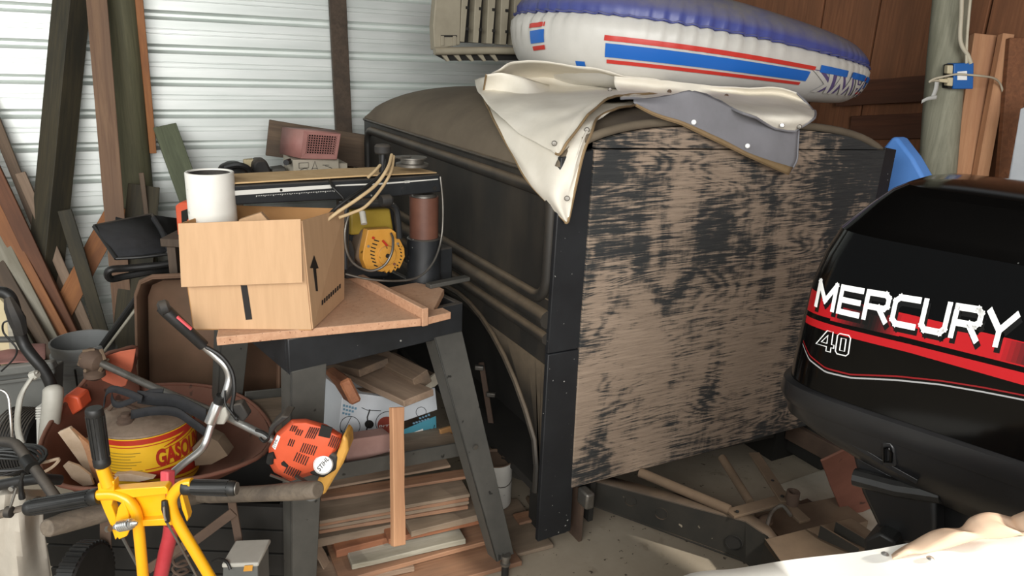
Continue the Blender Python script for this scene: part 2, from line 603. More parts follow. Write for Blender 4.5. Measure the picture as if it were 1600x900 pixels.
# =================================================================== THE SETTING
WY, WX = 2.3, 2.5                               # back wall and right wall planes
fl = MB().box((0, -.4, -.05), (9, 7.4, .1)).build('floor', 'floor', smooth=0)
struct(fl)

# back wall: corrugated sheets with horizontal ribs, each sheet a part
wb = MB().box((-.4, WY + .06, 1.4), (6, .02, 3)).build('wall_back', 'wall', smooth=0)
struct(wb)
PER = .1545
zr = ay(225, 14, WY).z                          # a rib line seen in the photograph
prof = [(0, 0), (.015, .034), (.028, .034), (.045, 0), (.082, 0), (.0835, -.004), (.0865, -.004), (.088, 0), (.104, 0), (.1055, -.004), (.1085, -.004), (.11, 0), (PER, 0)]
z_hi = zr + PER * 9
for row in range(5):
    for colx in ((-3.4, -.35), (-.36, 2.48)):
        ztop = z_hi - row * 4 * PER
        pts = []
        for k in range(4):
            for dz, dy in prof[:-1]:
                pts.append((ztop - k * PER - dz, WY + dy))
        pts.append((ztop - 4 * PER, WY))
        off = -.0015 * (row % 2) - (.002 if colx[0] > -1 else 0)
        rows = [[(x, y + off, z) for z, y in pts] for x in colx]
        MB().grid(rows).build('corrugated_sheet', 'wall', wb, smooth=25)

# right wall: sheets of brown wood siding, a batten across them
wr = MB().box((WX + .05, .4, 1.4), (.04, 5.2, 3)).build('wall_right', 'panel', smooth=0)
struct(wr)
gy = ax(1365, 60, WX).y                          # joint between two sheets
ys = [2.3, gy + .37, gy, gy - .6, gy - 1.2, gy - 1.8]
for y0, y1 in zip(ys, ys[1:]):
    MB().box((WX + .012, (y0 + y1) / 2, 1.4), (.022, y0 - y1 - .014, 3)).build('siding_sheet', 'panel', wr, bevel=.003)
# wide brown board in the corner at the far right
a, b = ax(1310, 148, WX - .03), ax(1450, 138, WX - .03)
plank('batten', a, b, .13, .038, 'panel_x', (-1, 0, 0), wr)
plank('lower_board', ax(1330, 200, WX - .012), ax(1450, 196, WX - .012), .13, .02, 'panel_x', (-1, 0, 0), wr)

struct(MB().box((-.8, -.4, 3.2), (6.6, 5.6, .06)).build('ceiling', 'stud', smooth=0))
# round treated posts and a dark stud carry the walls
def post(name, pt, pb, pl, r, mat):
    a, b = pl(*pt), pl(*pb)
    d = (a - b).normalized()
    a2 = a + d * ((2.9 - a.z) / d.z)
    b2 = b - d * ((b.z) / d.z)
    pts = [b2.lerp(a2, i / 12) + V((random.uniform(-.003, .003), random.uniform(-.003, .003), 0)) for i in range(13)]
    o = MB().tube(pts, [r * random.uniform(.98, 1.02) for _ in pts], 22).build(name, mat, smooth=60)
    return struct(o)

post('trim_1', (189, 0), (216, 335), lambda x, y: ay(x, y, WY - .085), .076, 'treated')
post('trim_2', (1487, 0), (1463, 280), lambda x, y: ax(x, y, WX - .33), .080, 'treated_b')
st_a, st_b = ay(527, 0, WY - .05), ay(537, 205, WY - .05)
d = (st_a - st_b).normalized()
struct(plank('trim_3', st_b - d * (st_b.z / d.z), st_a + d * ((2.9 - st_a.z) / d.z), .088, .038, 'stud', (0, -1, 0)))
struct(MB().box((-.4, WY - .03, .02), (5.6, .05, .12)).build('baseboard_back', 'stud', bevel=.003))

# =================================================================== OLD CAR BODY
XS, XR, XF = -.125, 1.36, 1.88                    # left side, right side, length along +y
ZE, ZC = 1.285, .205                             # eave height and crown rise


def roof_z(x, y):
    X = (x - (XS + XR) / 2) / ((XR - XS) / 2)
    X = min(1, abs(X))
    r = (1 - X ** 3.2) ** (1 / 2.2)
    s = 1.0
    if y > 1.45: s = math.sqrt(max(0, 1 - ((y - 1.45) / (XF - 1.45)) ** 2.3))
    crown = ZC * (.86 + .14 * min(1, max(0, y / .8)))
    tilt = .055 * max(0, (x - XS) / (XR - XS))     # right corner sits lower
    return ZE + crown * r * (.25 + .75 * s) * (s if s < .6 else 1) ** .3 - tilt


car = thing('car_body', 'dusty black old car body with a worn plywood board closing its end', 'car body', (.6, 1, 0))
N = 30
rows = []
for iy in range(29):
    t = iy / 28
    y = XF * (1 - (1 - t) ** 1.6) if t > .5 else XF * (1 - .5 ** 1.6) * t / .5
    y = .0 + y
    row = []
    for ix in range(N + 1):
        X = -math.cos(PI * ix / N)
        x = (XS + XR) / 2 + X * (XR - XS) / 2
        row.append((x, y, roof_z(x, y)))
    rows.append(row)
MB().grid(rows).build('roof', 'body_roof', car, smooth=70)
# eave bead between roof and side
MB().tube([(XS - .002, y, ZE - .004) for y in (0, .5, 1, 1.5, XF - .02)], .008, 8).build('drip_bead', 'body_side', car)
# upper side: a pressed panel with a raised frame around it
P0, PN = (XS, 0, 0), (1, 0, 0)
def sp(px, py, off=0): return ap(px, py, (XS - off, 0, 0), PN)
zb0, zb1, zb2 = sp(838, 462).z, sp(838, 493).z, sp(838, 521).z
MB().box((XS + .012, XF / 2, (ZE + .69) / 2), (.02, XF, ZE - .69)).build('side_panel', 'body_side', car, bevel=.004)
fz1, fz0 = ZE - .05, zb0 + .0
ring = []
yl, yr, rr = XF - .06, .025, .07
for cx, cz, a0 in ((yl - rr, fz1 - rr, 0), (yr + rr * .4, fz1 - rr * .4, 90), (yr + rr, fz0 + rr, 180), (yl - rr, fz0 + rr, 270)):
    q = rr * .4 if a0 == 90 else rr
    for k in range(5):
        a = math.radians(a0 + 90 * k / 4)
        ring.append((XS - .001, cx + q * math.cos(a), cz + q * math.sin(a)))
MB().tube(ring, .021, 8, closed=True, flat=.8).build('panel_moulding', 'body_side', car, smooth=60)
for zc, r in ((zb1 + .012, .03), (zb2 + .008, .02)):
    MB().tube([(XS - .002, y, zc) for y in (0, .4, .8, 1.2, 1.6, XF)], r, 10).build('belt_moulding', 'body_side', car, smooth=60)
MB().box((XS + .004, XF / 2, (zb0 + zb2) / 2), (.012, XF, zb0 - zb2 + .02)).build('belt_band', 'body_side', car, bevel=.003)
# lower side with the wheel arch cut out, dark tub inside
arc_c = sp(712, 742)
rad = (sp(836, 690) - arc_c).length
rad_z = max(.25, zb2 - .05 - arc_c.z)
rows = [[], []]
for k in range(25):
    a = PI * k / 24
    y, z = arc_c.y - rad * math.cos(a), arc_c.z + rad_z * math.sin(a)
    z = max(z, .07)
    y = max(y, .005)
    rows[0].append((XS + .004, y, z))
    f = .5 - .5 * math.cos(a)
    rows[1].append((XS + .004, .0 + f * XF, .69))
MB().grid(rows).build('quarter_panel', 'body_side', car, solid=.006)
MB().prism([(XS + .004, 0, .07), (XS + .004, 0, .69), (XS + .004, .03, .3)], (.006, 0, 0)).build('quarter_corner', 'body_side', car)
lip = [(XS - .003, max(.02, arc_c.y - rad * math.cos(PI * k / 24)), max(.08, arc_c.z + rad_z * math.sin(PI * k / 24))) for k in range(3, 25)]
MB().tube(lip, .011, 8).build('arch_lip', 'body_side', car)
MB().box((XS + .22, XF / 2, .37), (.02, XF, .62)).build('inner_tub', 'body_dark', car)
MB().box((.62, XF - .02, .67), (1.4, .03, 1.2)).build('rear_wall', 'body_side', car, bevel=.01)
MB().box((XR - .02, XF / 2, .72), (.02, XF, 1.12)).build('right_side', 'body_side', car, bevel=.004)
MB().box((.6, 1.0, .2), (1.4, 1.9, .03)).build('car_floor', 'body_dark', car)
# end: plywood board with crowned top, black corner strips, top rim
top = []
for k in range(25):
    x = -.015 + (XR - .06 + .015) * k / 24
    top.append((x, -.022, roof_z(min(x, XR - .02), 0) - .012))
for k in range(5):                             # rounded right shoulder
    top[-1 - k] = (top[-1 - k][0], -.022, top[-1 - k][2] - (.03, .016, .006, .002, 0)[k])
xb = V(ay(1352, 640, -.022)).x
poly = [(-.01, -.022, .235), (-.018, -.022, .75), (-.016, -.022, 1.366), (XR - .07, -.022, 1.335), (XR - .085, -.022, .8), (XR - .13, -.022, .225)]
MB().prism(poly, (0, .02, 0)).build('plywood_board', 'ply', car, bevel=.002, smooth=0)
top = [V((p[0], -.026, max(p[2], 1.372 - .025 * p[0]))) for p in top]
MB().prism([(-.016, -.026, 1.371)] + top + [(XR - .068, -.026, 1.339)], (0, .02, 0)).build('crown_board', 'ply', car, bevel=.002, smooth=0)
MB().prism([(XS - .006, -.014, .74), (XS + .0, -.014, ZE + .06), (.012, -.014, ZE + .085), (-.015, -.030, ZE + .085), (-.022, -.030, .742)][:3] + [(-.012, -.014, .74)], (0, .02, 0)).build('corner_strip', 'bodyblack', car, bevel=.003)
MB().prism([(XS - .004, -.018, .055), (XS - .006, -.016, .738), (-.012, -.016, .738), (.002, -.018, .06)], (0, .02, 0)).build('corner_strip', 'bodyblack', car, bevel=.003)
MB().prism([(XR - .085, -.018, .35), (XR - .07, -.018, 1.345), (XR - .002, -.018, 1.335), (XR - .012, -.018, .35)], (0, .02, 0)).build('corner_strip', 'bodyblack', car, bevel=.003)
MB().tube([(x, .0, roof_z(x, 0) + .002) for x in [XS + .004 + (XR - XS - .008) * (1 - math.cos(PI * k / 30)) / 2 for k in range(31)]], .014, 8).build('roof_rim', 'body_roof', car, smooth=70)
MB().box((.6, .03, .75), (1.42, .02, 1.05)).build('end_backing', 'body_dark', car)
# stub feet of the body at the corner
f0 = az(905, 845, 0)
MB().beam((f0.x, f0.y + .03, 0), (f0.x, f0.y + .03, .2), .012, .07, (0, 1, 0)).build('bracket_foot', 'rust_dk', car)
MB().box((ay(913, 775, -.03).x, -.04, ay(913, 775, -.03).z), (.035, .06, .06)).build('bolt_head', 'steel', car, bevel=.008)
MB().beam((-.02, .1, 0), (-.02, .1, .2), .1, .1, (0, 1, 0)).build('support_block', 'body_dark', car)
MB().box((1.2, 1.7, .095), (.25, .25, .19)).build('support_block', 'body_dark', car)
MB().box((-.0, 1.7, .095), (.2, .2, .19)).build('support_block', 'body_dark', car)
MB().box((1.2, .2, .095), (.2, .2, .19)).build('support_block', 'body_dark', car)


def on_body(px, py, off=.01):
    """first place where the sight line meets the car body's roof, left side or end, lifted by off"""
    d = ray(px, py)
    t = 1.2
    while t < 6:
        p = CAM + d * t
        if p.y > -.022 - off and XS - off < p.x < XR + off and p.y < XF + off:
            if p.z < roof_z(p.x, max(0, p.y)) + off:
                return p
        t += .004
    return ad(px, py, 2.9)

# =================================================================== RADIAL ARM SAW ON ITS STAND
A11 = math.radians(11)
E1, E2 = V((math.cos(A11), math.sin(A11), 0)), V((-math.sin(A11), math.cos(A11), 0))
ZS = .87                                         # top of the stand skirt
SR = az(724, 473, ZS)                            # its right front corner
SL = az(462, 540, ZS)
def fr(px, py, off=0): return ap(px, py, SR + E2 * off, E2)   # on the front plane of the stand (off = further back)
TW = (SR - SL).dot(E1)
TD = .56
saw = thing('radial_arm_saw', 'black and yellow radial arm saw with a particle board table on a grey steel stand', 'saw', (SR.x - .3, SR.y + .3, 0))
def sw(u, v, z): return SR + E1 * u + E2 * v + V((0, 0, z - ZS))
hs = .105
MB().box(sw(-TW / 2, .012, ZS - hs / 2), (TW, .02, hs), E1, E2).build('front_skirt', 'saw_black', saw, bevel=.003)
MB().box(sw(-.01, TD / 2 + .02, ZS - hs / 2), (.02, TD, hs), E1, E2).build('side_skirt', 'saw_black', saw, bevel=.003)
MB().box(sw(-TW + .01, TD / 2 + .02, ZS - hs / 2), (.02, TD, hs), E1, E2).build('side_skirt', 'saw_black', saw, bevel=.003)
MB().box(sw(-TW / 2, TD + .03, ZS - hs / 2), (TW, .02, hs), E1, E2).build('rear_skirt', 'saw_black', saw, bevel=.003)
# legs: folded sheet channels, splayed
RB = az(790, 872, .075)
def leg(top_u, top_v, foot, w0, w1):
    a = sw(top_u, top_v, ZS - hs + .01)
    x = E1
    b = V(foot)
    m_ = MB()
    # broad front flange and a narrower return flange
    m_.add([a - x * w0 / 2, a + x * w0 / 2, b + x * w1 / 2, b - x * w1 / 2,
            a - x * w0 / 2 + E2 * .006, a + x * w0 / 2 + E2 * .006, b + x * w1 / 2 + E2 * .006, b - x * w1 / 2 + E2 * .006],
           [(0, 1, 2, 3), (4, 7, 6, 5), (0, 4, 5, 1), (1, 5, 6, 2), (2, 6, 7, 3), (3, 7, 4, 0)])
    sgn = -1 if top_u > -TW / 2 else 1
    s1 = x * (w0 / 2 * -1); s2 = x * (w1 / 2 * -1)
    m_.add([a + s1, a + s1 + x * .006, b + s2 + x * .006, b + s2, a + s1 + E2 * .07, a + s1 + x * .006 + E2 * .07, b + s2 + x * .006 + E2 * .05, b + s2 + E2 * .05],
           [(0, 1, 2, 3), (4, 7, 6, 5), (0, 4, 5, 1), (1, 5, 6, 2), (2, 6, 7, 3), (3, 7, 4, 0)])
    return m_.build('leg', 'saw_grey', saw, bevel=.002)
fl1 = sw(-.045, -.005, 0)
footR = V((RB.x, RB.y, .075))
footL = az(474, 960, .02)
fdR = (footR - sw(-.045, 0, .075))
leg(-.055, .0, footR, .105, .07)
leg(-TW + .055, .0, footL, .105, .075)
leg(-.055, TD, sw(.06, TD + .1, .02), .1, .07)
leg(-TW + .055, TD, sw(-TW - .02, TD + .1, .02), .1, .07)
# height-adjusting foot of the right front leg
fb = V((footR.x, footR.y, 0))
MB().lathe([(.012, .0), (.012, .05)], fb + V((0, .0, 0)), n=12).build('foot', 'rubber', saw)
MB().lathe([(.016, .05), (.017, .058), (.013, .06), (.013, .075), (.017, .078), (.016, .088)], fb, n=12).build('foot_nut', 'steel', saw)
MB().lathe([(.008, 0), (.008, .004)], ap(740, 697, footR.lerp(sw(-.055, 0, ZS - hs), .5), E2) - E2 * .008, axis=-E2, n=8).build('leg_bolt', 'steel', saw)
# cross rails of the lower shelf and the shelf boards
r1, r2 = fr(475, 748, .03), fr(735, 700, .03)
zr_ = (r1.z + r2.z) / 2
ra, rb_ = sw(-TW - .06, .0, .40), sw(.02, .0, .40)
qa, qb = fr(500, 742, -.03), fr(738, 698, -.03)
MB().beam(qa, qb, .008, .05, (0, 0, 1)).build('shelf_rail', 'saw_grey', saw, bevel=.002)
MB().beam(qa + E2 * .6, qb + E2 * .6, .008, .045, (0, 0, 1)).build('shelf_rail', 'saw_grey', saw, bevel=.002)
SHZ = (qa.z + qb.z) / 2 + .02
MB().box((qa + qb) / 2 + E2 * .3 + V((0, 0, -.012)), ((qb - qa).length, .58, .012), (qb - qa), E2).build('shelf', 'ply_top', saw, bevel=.002)
# particle board top in two sheets with the fence between them
ZT = ZS + .024
fu = (az(702, 485, ZT) - SR).dot(E1)
tl = az(338, 527, ZT)
tv = (az(660, 497, ZT) - SR).dot(E2)
tlu = (tl - SR).dot(E1)
tlv = (tl - SR).dot(E2)
TB = .46
fcu = (az(663, 493, ZT) - SR).dot(E1)
MB().prism([sw(tlu, tlv, ZS), sw(fcu - .02, tv, ZS), sw(fcu - .02, TB, ZS), sw(tlu + .22, TB, ZS), sw(tlu + .05, tlv + .12, ZS)], (0, 0, .024)).build('table_board', 'particle', saw, bevel=.002)
fe1 = az(612, 447, ZT)
fdir = (az(612, 452, ZT) - az(663, 493, ZT))
MB().beam(sw(fcu - .008, tv - .004, ZS + .026), sw(fcu - .008, TB, ZS + .026), .02, .054, (0, 0, 1)).build('fence', 'particle', saw, bevel=.002)
nb = MB().prism([sw(fcu + .004, tv + .0, ZS), sw(fu, tv + .004, ZS), sw(fu + .001, tv + .05, ZS), sw(fu - .03, tv + .05, ZS), sw(-.012, .09, ZS), sw(-.012, .12, ZS), sw(-.05, .2, ZS), sw(fcu + .004, .2, ZS)], (0, 0, .022)).build('back_board', 'particle', saw, bevel=.002)
# column: black cast base and rust-brown tube
KC = az(663, 441, ZS)
def kp(px, py, off=0): return ap(px, py, KC + E2 * off, E2)
kb, kt, kk = kp(662, 441), kp(655, 371), kp(655, 312)
pm = ppm(kb)
MB().lathe([(27.5 * pm, -.02), (27.5 * pm, .02), (26 * pm, .03), (26 * pm, (kt - kb).length - .004), (24 * pm, (kt - kb).length)], V((kb.x, kb.y, ZS)), n=28).build('column_base', 'saw_black', saw)
MB().box(V((kb.x, kb.y, ZS + .05)) + E1 * .07 + E2 * .02, (.07, .08, .13), E1, E2).build('base_flange', 'saw_black', saw, bevel=.006)
MB().lathe([(22 * pm, 0), (22 * pm, kk.z - kt.z + .01)], V((kb.x, kb.y, kt.z)), n=28).build('column_tube', 'column_rust', saw)
MB().lathe([(17 * pm, 0), (19 * pm, .004), (19 * pm, .014), (17 * pm, .02)], V((kb.x, kb.y, kk.z)), n=24).build('column_collar', 'steel', saw)
MB().beam(sw((kb - SR).dot(E1) - .06, (kb - SR).dot(E2) - .12, ZT + .006), sw((kb - SR).dot(E1) + .1, (kb - SR).dot(E2) - .115, ZT + .006), .03, .014).build('clamp_bar', 'saw_grey', saw, bevel=.002)
# arm: long black casting, sawdust on its flat top, white scale on its side
AW = .09
def aq(px, py): return kp(px, py, -AW / 2)
outline = [aq(330, 292), aq(640, 276), aq(687, 272), aq(690, 300), aq(600, 309), aq(330, 322)]
arm = MB().prism(outline, E2 * AW).build('arm', 'saw_black', saw, bevel=.004)
MB().prism([aq(330, 290.5) + E2 * .004, aq(560, 277) + E2 * .004, aq(684, 271) + E2 * .004, aq(684, 269.5) + E2 * .004, aq(560, 274.5) + E2 * .004, aq(330, 288) + E2 * .004], E2 * (AW + .06)).build('sawdust_top', 'saw_dust', saw, bevel=.002)
o_ = -E2 * .0012
sc_ = MB().prism([aq(366, 298) + o_, aq(518, 288.5) + o_, aq(518, 294) + o_, aq(366, 305.5) + o_], E2 * .001).build('scale', 'white_scale', arm, smooth=0)
MB().prism([aq(524, 289) + o_, aq(600, 285.5) + o_, aq(684, 279.2) + o_, aq(684, 280.6) + o_, aq(600, 288) + o_, aq(524, 291) + o_], E2 * .001).build('scale', 'white_scale', arm, smooth=0)
MB().prism([aq(632, 282.6) + o_, aq(640, 282) + o_, aq(640, 285.3) + o_, aq(632, 286) + o_], E2 * .001).build('scale_label', 'white_scale', arm, smooth=0)
tk = MB()
for i in range(46):
    x = 400 + i * 2.7
    y1 = 306.4 - (x - 366) * .0655 + 1.2
    h_ = 4 if i % 5 == 0 else 2.2
    tk.prism([aq(x, y1) + o_, aq(x + .8, y1) + o_, aq(x + .8, y1 + h_ * .6) + o_, aq(x, y1 + h_ * .6) + o_], E2 * .001)
tk.build('scale_marks', 'white_scale', arm, smooth=0)
MB().lathe([(.004, 0), (.004, .003)], aq(439, 297) - E2 * .002, axis=E2, n=10).build('scale_rivet', 'slot', arm)
MB().lathe([(.0075, 0), (.0075, .003)], aq(679, 294) - E2 * .003, axis=E2, n=14).build('arm_hole', 'slot', arm)
MB().lathe([(.012, 0), (.012, .003)], aq(632, 297) - E2 * .003, axis=E2, n=14).build('arm_boss', 'saw_black', arm)
# elevating crank discs and lever knob on top
kc2 = kp(644, 258)
MB().lathe([(.0, 0), (24 * pm, 0), (24 * pm, .008), (17 * pm, .010), (17 * pm, .022), (22 * pm, .024), (22 * pm, .028), (0, .028)], V((kc2.x, kc2.y, kp(644, 259).z)), n=28).build('index_dial', 'steel', saw)
MB().beam(kp(612, 246), kp(640, 244), .02, .006).build('index_lever', 'steel', saw, bevel=.002)
ck = kp(598, 250, .0)
MB().tube([kp(598, 272), kp(598, 238)], .012, 12).build('crank_post', 'black', saw)
MB().lathe([(.022, 0), (.025, .004), (.025, .022), (.02, .028), (.008, .03)], kp(598, 240), n=20).build('crank_knob', 'dusty_black', saw)
# motor carriage under the arm
def mq(px, py, off=-.06): return kp(px, py, off)
MB().prism([mq(540, 318, .03), mq(615, 316, .03), mq(620, 400, .03), mq(606, 432, .03), mq(540, 436, .03)], E2 * .05).build('guard_back', 'saw_black', saw, bevel=.004)
MB().prism([mq(548, 330, .0), mq(610, 326, .0), mq(616, 362, .0), mq(548, 368, .0)], E2 * .06).build('guard', 'saw_mustard', saw, bevel=.006)
yk = [mq(539, 420), mq(540, 350), mq(541, 326), mq(552, 320), mq(605, 319), mq(618, 326), mq(622, 345), mq(624, 372)]
MB().tube(spline(yk, 4), .010, 10).build('yoke', 'saw_black', saw)
MB().tube([mq(566, 331, -.07), mq(569, 350, -.09)], .0095, 12).build('yoke_handle', 'ltgrey', saw)
MB().lathe([(.015, 0), (.018, .006), (.018, .03), (.012, .038)], mq(604, 313, -.09) - E1 * .02, axis=E1, n=16).build('clamp_knob', 'dusty_black', saw)
body_o = [mq(568, 360, -.02), mq(612, 357, -.02), mq(632, 388, -.02), mq(632, 402, -.02), mq(618, 424, -.02), mq(573, 421, -.02), mq(556, 404, -.02)]
MB().prism(body_o, E2 * .10).build('motor_housing', 'dust_wood', saw, bevel=.01)
face_o = [(575, 359), (611, 357), (620, 364), (632, 388), (633, 401), (627, 415)]
teeth = [(624, 420), (622, 417), (618, 424), (616, 420), (611, 427), (609, 422), (604, 427.5), (602, 423), (597, 425)]
face_o += teeth + [(573, 421), (567, 405), (568, 392)]
mf = MB().prism([mq(x, y, -.045) for x, y in face_o], E2 * .03).build('motor_face', 'saw_yellow', saw, bevel=.002)
hub = mq(604, 399, -.046)
MB().lathe([(.0, 0), (.030, 0), (.032, .003), (.032, .008)], hub - E2 * .006, axis=E2, n=28).build('face_disc', 'saw_yellow', mf)
MB().lathe([(0, 0), (.007, 0), (.007, .006)], hub - E2 * .009, axis=E2, n=12).build('arbor', 'slot', mf)
for i in range(8):
    y = 374 + i * 5.6
    x = 590 - 9 * math.sin(PI * (i + 1) / 9) - 2
    MB().prism([mq(x, y, -.0465), mq(x + 8 - .3 * i, y + 2.6, -.0465), mq(x + 7 - .3 * i, y + 4, -.0465), mq(x - .5, y + 2, -.0465)], E2 * .001).build('cooling_slot', 'slot', mf, smooth=0)
for i in range(8):
    a = math.radians(35 - i * 13)
    MB().prism([mq(604 + 22 * math.cos(a) + dx, 397 - 24 * math.sin(a) + dy, -.0465) for dx, dy in ((0, 0), (2.5, 1), (2.2, 3), (-.3, 1.6))], E2 * .001).build('cooling_slot', 'slot', mf, smooth=0)
for x, y, c_ in ((584, 372, 'can_red'), (576, 385, 'alu'), (622, 381, 'alu'), (598, 397, 'rust'), (617, 413, 'rust'), (600, 388, 'rust')):
    MB().lathe([(0, 0), (.004, 0), (.0045, .004)], mq(x, y, -.05), axis=E2, n=10).build('face_screw', c_, mf)
MB().beam(mq(598, 376, -.05), mq(605, 384, -.05), .006, .006).build('red_switch', 'can_red', mf)
MB().prism([mq(x, y, -.03) for x, y in ((537, 378), (550, 376), (556, 392), (556, 414), (537, 424))], E2 * .06).build('motor_cap', 'dusty_black', saw, bevel=.006)
# power cords of the saw
def cord(pts, r, mat, name='cord', parent=saw, n=8):
    return MB().tube(spline(pts, 6), r, n).build(name, mat, parent, smooth=60)
cord([mq(611, 365, -.05), mq(614, 375, -.08), mq(612, 395, -.1), mq(600, 415, -.1), mq(578, 423, -.09), mq(553, 412, -.08), mq(541, 390, -.08), mq(539, 360, -.08), mq(545, 335, -.07)], .0042, 'steel')
cord([mq(688, 276, -.05), mq(692, 320, -.06), mq(690, 370, -.07), mq(678, 408, -.1), mq(655, 432, -.12), mq(620, 439, -.12), mq(575, 436, -.1), mq(540, 428, -.08)], .0036, 'steel')
cord([mq(604, 250, -.03), mq(600, 268, -.08), mq(575, 290, -.1), mq(545, 310, -.12), mq(520, 330, -.12), mq(505, 350, -.14)], .0052, 'rubber')
cord([mq(612, 242, -.03), mq(606, 262, -.09), mq(588, 288, -.12), mq(560, 310, -.14), mq(530, 330, -.15), mq(510, 345, -.15)], .0052, 'cable_tan')
cord([mq(615, 244, -.03), mq(611, 268, -.09), mq(595, 296, -.13), mq(572, 322, -.16), mq(552, 332, -.16), mq(530, 340, -.16)], .0046, 'cable_tan')
cord([mq(594, 258, -.02), mq(585, 268, -.04), mq(575, 277, -.05)], .0046, 'cable_tan')
cord([mq(513, 277, -.02), mq(520, 292, -.08), mq(535, 308, -.1), mq(543, 320, -.1)], .004, 'rubber')

# =================================================================== CARDBOARD BOX WITH A PVC PIPE ON THE TABLE
ZB = ZT + .002
B0, B1, B2 = az(304, 513, ZB), az(487, 514, ZB), az(536, 467, ZB)
B3 = B0 + (B2 - B1)
n1 = (B1 - B0).cross(ZZ).normalized()
T0, T1 = ap(281, 350, B0, n1) , ap(470, 345, B1, n1)
hb = ((T0.z + T1.z) / 2) - ZB
n2 = (B2 - B1).cross(ZZ).normalized()
T2 = ap(536, 326, B2, n2)
T1 = ap(470, 345, B1, n2) if False else T1
out0, out1 = (T0 - B0), (T1 - B1)
T3 = B3 + (T2 - B2) * .5 + (T0 - B0) * .5
box = thing('cardboard_box', 'open brown cardboard box with a folded-out flap on the saw table', 'box', ((B0 + B2) / 2))
th = .004
def panel4(name, a, b, c, d, mat, parent=box, t=th):
    n = (b - a).cross(d - a).normalized()
    return MB().prism([a, b, c, d], n * t).build(name, mat, parent, smooth=0)
pf = panel4('front_panel', B0, B1, T1, T0, 'card')
pr = panel4('right_panel', B1, B2, T2, T1, 'card')
panel4('back_panel', B2, B3, T3, T2, 'card_in')
panel4('left_panel', B3, B0, T0, T3, 'card_in')
panel4('bottom_panel', B0, B3, B2, B1, 'card_in')
fb0, fb1 = ap(284, 448, B0 - n1 * 0, n1) + n1 * .028, ap(473, 441, B1, n1) + n1 * .028
if (fb0 - CAM).length > (B0 - CAM).length + .3: pass
sg = 1 if n1.dot(CAM - B0) > 0 else -1
fb0, fb1 = ap(284, 448, B0 + n1 * sg * .02, n1), ap(473, 441, B0 + n1 * sg * .02, n1)
Fa, Fb = ap(279, 349, B0 + n1 * sg * .006, n1), ap(470, 342, B0 + n1 * sg * .006, n1)
flap = panel4('front_flap', fb0, fb1, Fb, Fa, 'card', t=.004)
def bf(px, py, e=.0012): return ap(px, py, B0 + n1 * sg * e, n1)
sg2 = 1 if n2.dot(CAM - B1) > 0 else -1
nr = (B2 - B1).cross(T1 - B1).normalized()
if nr.dot(CAM - B1) < 0: nr = -nr
def br(px, py, e=.0075): return ap(px, py, B1 + nr * e, nr)
nf = (B1 - B0).cross(T0 - B0).normalized()
if nf.dot(CAM - B1) < 0: nf = -nf
def bff(px, py, e=.0055): return ap(px, py, B0 + nf * e, nf)
MB().prism([bff(376, 446), bff(386, 446), bff(394, 499), bff(384, 500)], -nf * .0008).build('printed_bar', 'ink', pf, smooth=0)
MB().prism([br(494, 455), br(497, 455), br(494, 420), br(498, 419), br(491, 399), br(485, 419), br(489.5, 419)], -nr * .0008).build('printed_arrow', 'ink', pr, smooth=0)
MB().prism([br(506, 425), br(509, 424), br(508.5, 399), br(505.5, 400)], -nr * .0008).build('printed_bar', 'ink', pr, smooth=0)
tb = MB()
for k in range(9):
    x = 503 + k * 3.4
    tb.prism([br(x, 477 - k * 3.2), br(x + 2.2, 475.5 - k * 3.2), br(x + 2.2, 468 - k * 3.1), br(x, 469.5 - k * 3.1)], -nr * .0008)
tb.build('printed_label', 'ink', pr, smooth=0)
# pipe standing in the box
pc = (B0 + B1 + B2 + B3) / 4
pp = ap(330, 300, (B0 + (B1 - B0) * .27 + (B3 - B0) * .5), n1)
pr_ = 36 * ppm(pp)
ptop = ap(327, 268, pp, n1)
pbot = ap(334, 350, pp, n1)
pdir = (ptop - pbot).normalized()
pb = pbot + pdir * ((ZB + .01 - pbot.z) / pdir.z)
L_ = (ptop - pb).length
pipe = thing('pvc_pipe', 'scuffed white plastic pipe standing in the open cardboard box', 'pipe', pb)
MB().lathe([(pr_, 0), (pr_, L_ - .002), (pr_ - .002, L_), (pr_ - .006, L_), (pr_ - .007, L_ - .002), (pr_ - .007, L_ - .1)], pb, axis=pdir, n=40, cap0=False, cap1=False).build('pipe_wall', 'pvc', pipe)
MB().lathe([(pr_ - .0075, L_ - .004), (pr_ - .0075, L_ * .5), (0, L_ * .5)], pb, axis=pdir, n=30, cap0=False, cap1=False).build('pipe_bore', 'dark_in', pipe)
tag(MB().prism([ap(374, 349, pc, n1), ap(376, 341, pc, n1), ap(410, 330, pc, n1), ap(425, 346, pc, n1), ap(425, 460, pc, n1), ap(374, 460, pc, n1)], n1 * .02).build('cardboard_scrap', 'card', bevel=.002), 'torn piece of cardboard sticking up inside the open box', 'cardboard')

# =================================================================== LUMBER LEANING AGAINST THE CORRUGATED WALL
def lean(name, p1, y1, p2, y2, wpx, t, mat, label, cat='board', face=(0, -1, 0), up=0, down=0, roll=0, group=None, w=None):
    a, b = ay(*p1, WY - y1), ay(*p2, WY - y2)
    d = (a - b).normalized()
    if up: a = a + d * up
    if down == 'floor': b = b - d * max(0, (b.z - .004) / d.z)
    elif down: b = b - d * down
    ww = w or wpx * ppm((a + b) / 2)
    o = plank(name, b, a, ww, t, mat, face, roll=roll)
    return tag(o, label, cat, group)

